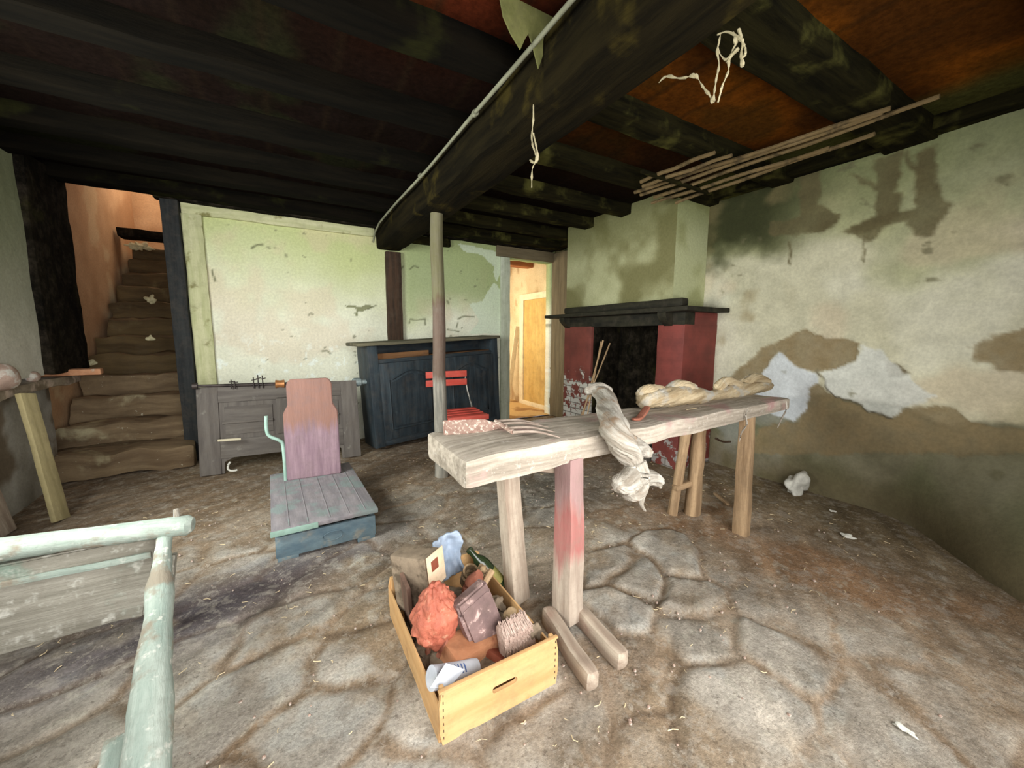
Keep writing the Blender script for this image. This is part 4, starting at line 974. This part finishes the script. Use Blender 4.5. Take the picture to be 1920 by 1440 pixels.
for i, (x, y, z) in enumerate(((.385, 1.23, .10), (.405, 1.19, .085))):
    bxr('lath_offcut', (x, y, z), (.012, .02, .17), (.35, .15, .2*i), m_wedge, ('reddish slat against the left side of the crate', 'second reddish slat, nearer the front of the crate')[i], 'slat')
bxr('brick_shard', (.60, 1.10, .07), (.10, .07, .03), (.1, .4, .5), m_brown, 'red-brown tile shard low in the crate behind the newspaper', 'shard', bev=.008)
# blue plastic bag
Bc = at(846, 1048, y=1.50)
bm = nb(); t = bmesh.new(); bmesh.ops.create_grid(t, x_segments=24, y_segments=34, size=1); ly = LOC(bm); mp = {}
for v in t.verts:
    u_, v_ = v.co.x, v.co.y
    q = Vector((u_*(.052+.012*math.sin(v_*3))-.018*v_, .03*math.cos(u_*1.5)+.010*mnoise.noise(Vector((u_*1.5, v_*1.8, 4)))*2, v_*.10+.012*u_))
    q.y += .005*(1-abs(mnoise.noise(Vector((u_*3, v_*3, 1))))*2)
    nv = bm.verts.new(Bc+q); nv[ly] = q; mp[v.index] = nv
for f in t.faces: bm.faces.new([mp[v.index] for v in f.verts])
t.free()
o = obj('plastic_bag', bm, m_bluebag, label='pale blue crumpled plastic pouch standing at the back of the crate', cat='bag', group=GR)
s = o.modifiers.new('thickness', 'SOLIDIFY'); s.thickness = .012
# bottle lying against the back right corner
b0 = at(870, 1020, y=1.56); b1 = at(925, 1082, y=1.50)
dd = (b0-b1).normalized(); Lb = .26
prof = [(.001, 0), (.034, .002), (.037, .02), (.037, .15), (.030, .18), (.015, .205), (.0135, .235), (.017, .237), (.017, .25), (.001, .252)]
zax = dd; xax = Vector((0, 1, 0)).cross(zax).normalized(); yax = zax.cross(xax); bo = b1-dd*.07
Mb = Matrix(((xax.x, yax.x, zax.x, bo.x), (xax.y, yax.y, zax.y, bo.y), (xax.z, yax.z, zax.z, bo.z), (0, 0, 0, 1)))
bt = thing('glass_bottle', 'dark green glass bottle leaning in the back right corner of the crate', 'bottle', bo, GR)
obj('body', lathe(nb(), prof, M=Mb), m_glass, bt)
obj('paper_label', lathe(nb(), [(.0375, .04), (.0378, .05), (.0378, .10), (.0375, .11)], M=Mb), M_('olive_label', (120, 116, 60), (150, 142, 84)), bt, label='olive paper label')
# stoneware jar mouth
j0 = at(882, 1074, y=1.42); dj = Vector((-.1, -.55, .8)).normalized(); xax = Vector((1, 0, 0)).cross(dj).normalized(); yax = dj.cross(xax)
Mj = Matrix(((xax.x, yax.x, dj.x, j0.x-dj.x*.10), (xax.y, yax.y, dj.y, j0.y-dj.y*.10), (xax.z, yax.z, dj.z, j0.z-dj.z*.10), (0, 0, 0, 1)))
obj('stoneware_jar', lathe(nb(), [(.001, 0), (.03, .002), (.036, .02), (.036, .08), (.028, .09), (.033, .10), (.034, .115), (.026, .116), (.022, .09), (.02, .05), (.001, .045)], M=Mj), m_stonejar, label='grimy stoneware jar with its open mouth facing up, behind the red bag', cat='jar', group=GR)
obj('branch_stub', tube(nb(), smooth_path([(.585, 1.38, .10), (.60, 1.36, .19), (.63, 1.33, .235)], 4), lerps([.022, .024, .02], 9), n=10, amp=.006), m_wedge, label='reddish root stub between the red bag and the jar', cat='stub', group=GR)
obj('branch_stub', tube(nb(), [(.60, 1.30, .13), (.64, 1.31, .205), (.685, 1.33, .235)], .012, n=8, amp=.004), m_leg2, label='thin brown stick leaning beside the mauve tin', cat='stick', group=GR)
# mauve tin, brush
tn = thing('tin_canister', 'mauve rusty flat tin with rounded corners leaning in the right of the crate', 'tin', (.64, 1.22, .05), GR)
c1 = at(915, 1178, y=1.14)
def rrect(w_, h_, r, n=5):
    P = []
    for cx, cz, a0 in ((w_/2-r, h_/2-r, 0), (-w_/2+r, h_/2-r, 90), (-w_/2+r, -h_/2+r, 180), (w_/2-r, -h_/2+r, 270)):
        for i in range(n+1):
            a = math.radians(a0+90*i/n); P.append((cx+r*math.cos(a), cz+r*math.sin(a)))
    return P
Mt = Matrix.Translation(c1+Vector((-.005, 0, .0))) @ Matrix.Rotation(.15, 4, 'Z') @ Matrix.Rotation(-.22, 4, 'X') @ Matrix.Rotation(-.28, 4, 'Y')
obj('body', prism(nb(), rrect(.142, .25, .022), .055, M=Mt @ Matrix.Translation((0, 0, 0)), bev=.012), m_tin, tn)
obj('lid', prism(nb(), rrect(.136, .05, .012), .052, M=Mt @ Matrix.Translation((0, .002, .12)), bev=.008), m_tin, tn)
bs = thing('scrub_brush', 'bulky matted bristle brush lying at the front right of the crate', 'brush', (.68, 1.09, .1), GR)
c2 = at(968, 1195, y=1.07)
Ms = Matrix.Translation(c2) @ Matrix.Rotation(.12, 4, 'Z') @ Matrix.Rotation(-.25, 4, 'X')
obj('block', box(nb(), (-.055, .0, -.055), (.06, .045, .05), M=Ms, bev=.015, amp=.004), m_brist, bs)
bm = nb(); rr = random.Random(8)
for i in range(300):
    u_ = rr.uniform(-.058, .062); d_ = rr.uniform(-.012, .03)
    top = Ms @ Vector((u_*.9+.006, d_*.6+.02, .05+rr.uniform(-.01, .012))); mid = Ms @ Vector((u_+rr.uniform(-.006, .006), -.016-rr.uniform(0, .012), rr.uniform(-.02, .03)))
    end = Ms @ Vector((u_*1.02+rr.uniform(-.008, .008), -.012+d_*.3, -.052-rr.uniform(0, .016)))
    tube(bm, [top, mid, end], [.0022, .0032, .0024], n=5)
obj('bristles', bm, m_brist, bs, kind='stuff')
# newspaper
nw = thing('rolled_newspaper', 'rolled white newspaper poking out at the front left of the crate', 'newspaper', (.41, 1.03, .1), GR)
a = at(815, 1286, y=1.02)+Vector((0, .03, .0)); b2 = at(905, 1268, y=1.02)+Vector((0, .05, -.01))
bm = nb(); S = [a.lerp(b2, i/8) for i in range(9)]; tube(bm, S, lerps([.034, .026], 9), n=18, amp=.004, freq=14); obj('roll', bm, m_paper, nw)
bm = nb(); f0 = at(806, 1290, y=1.0); tri = [f0, at(836, 1243, y=1.03), at(872, 1255, y=1.02), at(842, 1290, y=.985)]
vs = [bm.verts.new(v) for v in tri]; vs2 = [bm.verts.new(v+Vector((0, .004, -.004))) for v in tri]
bm.faces.new(vs); bm.faces.new(vs2[::-1])
for i in range(4): bm.faces.new((vs[i], vs[(i+1) % 4], vs2[(i+1) % 4], vs2[i]))
obj('folded_corner', bm, m_paper, nw)
bm = nb()
for i in range(5):
    p = a.lerp(b2, .42+.07*i); r = .034-.009*(.42+.07*i)
    tube(bm, [p+Vector((0, -.0+math.sin(t)*-(r+.002), math.cos(t)*(r+.002))) for t in (.1, .4, .7, 1.0)], .0022, n=5)
obj('print_lines', bm, m_ink, nw, label='blue print')
blob_bits = [((.70, 1.30, .10), .03), ((.70, 1.20, .12), .02), ((.71, 1.47, .15), .024), ((.72, 1.06, .14), .026)]
BL_ = ['grey rubble lump beside the mauve tin', 'small plaster lump against the right side of the crate', 'second plaster lump in the back right corner of the crate', 'grey splintered lump in the front right corner of the crate']
for i, (c, r) in enumerate(blob_bits):
    bm = blob(nb(), c, r, sub=3, amp=.8, freq=46, seed=i); obj('rubble_lump', bm, m_greybox if i in (0, 3) else m_stonejar, label=BL_[i], cat='rubble', group=GR)
obj('rubble_fill', blob(nb(), (.54, 1.29, .055), .2, sub=4, amp=.25, freq=20, sc3=(.95, 1.4, .2)), m_greybox, label='dark rubble filling the bottom of the crate', cat='rubble', kind='stuff')

# ---------------------------------------------------------------- mint green cart end at the left
ct = thing('wooden_cart', 'mint green flaking wooden cart end with rounded top rail at the left edge', 'cart', (-.8, 1.9, 0))
TR = at(352, 984, y=1.98); TLx = Vector((-1.45, 2.10, TR.z+.03))
R0 = at(268, 1158, y=2.0); Lz = at(0, 1230, y=2.0)
bm = nb(); ly = LOC(bm)
CMx = frame((-1.45, 2.03, 0), (1, -.03, 0))
ax = CMx.inverted() @ at(300, 1010, y=2.0); bx_ = CMx.inverted() @ R0
board = [(0, .045), (.5, .05), (bx_.x-.08, bx_.z+.01), (bx_.x, bx_.z), (ax.x, ax.z+.02), (.0, ax.z+.0)]
obj('end_board', prism(nb(), board, .035, M=CMx, bev=.006, along_u=True), m_mint2, ct)
S = [TLx.lerp(TR, t/14) for t in range(15)]
rad = lerps([.05, .052, .046, .05], 15)
rb = tube(nb(), S+[TR+(TR-TLx).normalized()*.018], rad+[.034], n=16, amp=.006, flat=.8, freq=6)
obj('top_rail', rb, m_mint, ct)
obj('slot_batten', box(nb(), (0, -.012, ax.z-.07), (ax.x-.03, .0, ax.z-.045), M=CMx, bev=.004, amp=.003), m_mint, ct)
Sa = at(308, 1010, y=1.96); Sb = at(272, 1440, z=.13); Sc = Sb+(Sb-Sa).normalized()*.40
mid = at(283, 1200, y=1.55)
pts = smooth_path([Sa, Sa.lerp(Sb, .5)+(mid-Sa.lerp(Sb, .5))*0, Sb, Sc], 8)
obj('shaft', tube(nb(), pts, lerps([.025, .040, .052, .055], len(pts)), n=14, amp=.010, freq=9, flat=.85), m_mint, ct)
a = at(318, 1050, y=1.97); b2 = at(308, 1165, y=1.93)
obj('side_strip', bar(nb(), a+Vector((0, .05, 0)), b2+Vector((0, .04, 0)), .02, .05, bev=.005, amp=.006), m_mint2, ct)
obj('foot_block', bar(nb(), at(218, 1392, z=.10), at(200, 1470, z=.08), .045, .05, bev=.005, amp=.003), m_mint, ct)
obj('peg', tube(nb(), [at(332, 972, y=2.0), at(330, 955, y=2.0)], [.012, .008], n=8), m_log, ct)

# ---------------------------------------------------------------- left side planks and stones
T = at(48, 738, x=-1.44); B = at(115, 975, z=0)
obj('leaning_plank', bar(nb(), B, T, .11, .03, bev=.006, amp=.005, seg=.08, z=(1, -.2, .3)), M_('yellow_grey_plank', (150, 138, 98), (182, 168, 126), st=(2, 22, 22)), label='yellowish plank leaning against the left wall', cat='plank')
B = at(14, 1000, z=0); T = at(-4, 800, x=-1.52)
obj('leaning_plank', bar(nb(), B, Vector((B.x-.10, B.y-.05, .78)), .10, .03, bev=.006, amp=.005, seg=.08, z=(1, -.2, .3)), m_leg, label='grey plank standing at the very left edge of the view', cat='plank')
obj('loose_brick', box(nb(), (-.20, -.05, 0), (.18, .05, .05), M=frame((-1.47, 4.40, .868), (1, .1, 0)), bev=.012, amp=.006, seg=.05), m_orange, label='long orange-brown brick lying on the ledge at the foot of the stair opening', cat='brick')
for i, (x_, y_, r, lb) in enumerate(((8, 760, .10, 'large pinkish stone at the left edge on the ledge'), (68, 752, .05, 'small grey stone beside the head of the leaning plank'))):
    c = at(x_, y_, x=-1.50); c.z = .87+r*.62; obj('fieldstone', blob(nb(), c, r, sub=4, amp=.35, freq=9, seed=i+3, sc3=(.7, 1, .8)), m_pink, label=lb, cat='stone')

# plaster chunk, twig, straw, shards
c = at(1496, 905, z=.07)
obj('plaster_chunk', blob(nb(), Vector((c.x, c.y, .06)), 0.115, sub=5, amp=.7, freq=13, seed=2, sc3=(1, .5, .82)), m_chunk, label='white broken plaster chunk on the floor against the right wall', cat='rubble')
obj('wood_splinter', bar(nb(), at(1340, 925, z=.03), at(1365, 946, z=.012), .025, .015, bev=.004, amp=.003), m_leg2, label='short wood splinter on the floor between the far bench legs', cat='splinter')
obj('twig', tube(nb(), smooth_path([at(1342, 822, y=1.7), at(1355, 828, y=1.7), at(1370, 828, y=1.68)], 3), .008, n=6, amp=.003), m_post, be.parent, label='dark knotty twig sticking out behind the far bench legs', cat='twig')
bm = nb(); rr = random.Random(11)
for i in range(520):
    x = rr.uniform(-.9, 3.1); y = rr.uniform(.6, 3.6); a = rr.uniform(0, 3.14); L = rr.uniform(.008, .035); r = rr.uniform(.0008, .002)
    d = Vector((math.cos(a), math.sin(a), 0))*L; p = Vector((x, y, .004+rr.uniform(-.004, .004))); k_ = Vector((-d.y, d.x, 0))*rr.uniform(-.3, .3)
    tube(bm, [p, p+d*.5+k_, p+d], r, n=4)
obj('straw_litter', bm, m_straw, label='scattered straw and wood crumbs over the stone floor', cat='litter', kind='stuff')
bm = nb()
for i in range(420):
    x = rr.gauss(1.0, .55) if i % 2 else rr.uniform(-.8, 3.0); y = rr.gauss(1.25, .5) if i % 2 else rr.uniform(.6, 3.6); r = rr.uniform(.002, .007)
    blob(bm, (x, y, .0), r, sub=1, amp=.4, freq=90, seed=i)
obj('grit', bm, m_pink, label='small grit and plaster crumbs on the floor', cat='grit', kind='stuff')
SHL = ['white plaster flake on the dirt floor at lower right', 'pale flat splinter on the dirt floor near the right wall', 'white shard on the floor beside the square far leg']
for i, (x_, y_, s_) in enumerate(((1698, 1368, .022), (1590, 1005, .03), (1560, 958, .02))):
    c = at(x_, y_, z=.006); obj('plaster_flake', blob(nb(), c, s_, sub=3, amp=.9, freq=90, seed=i, sc3=(.5, 1, .3)), m_chunk, label=SHL[i], cat='flake', group='plaster flakes on the floor')
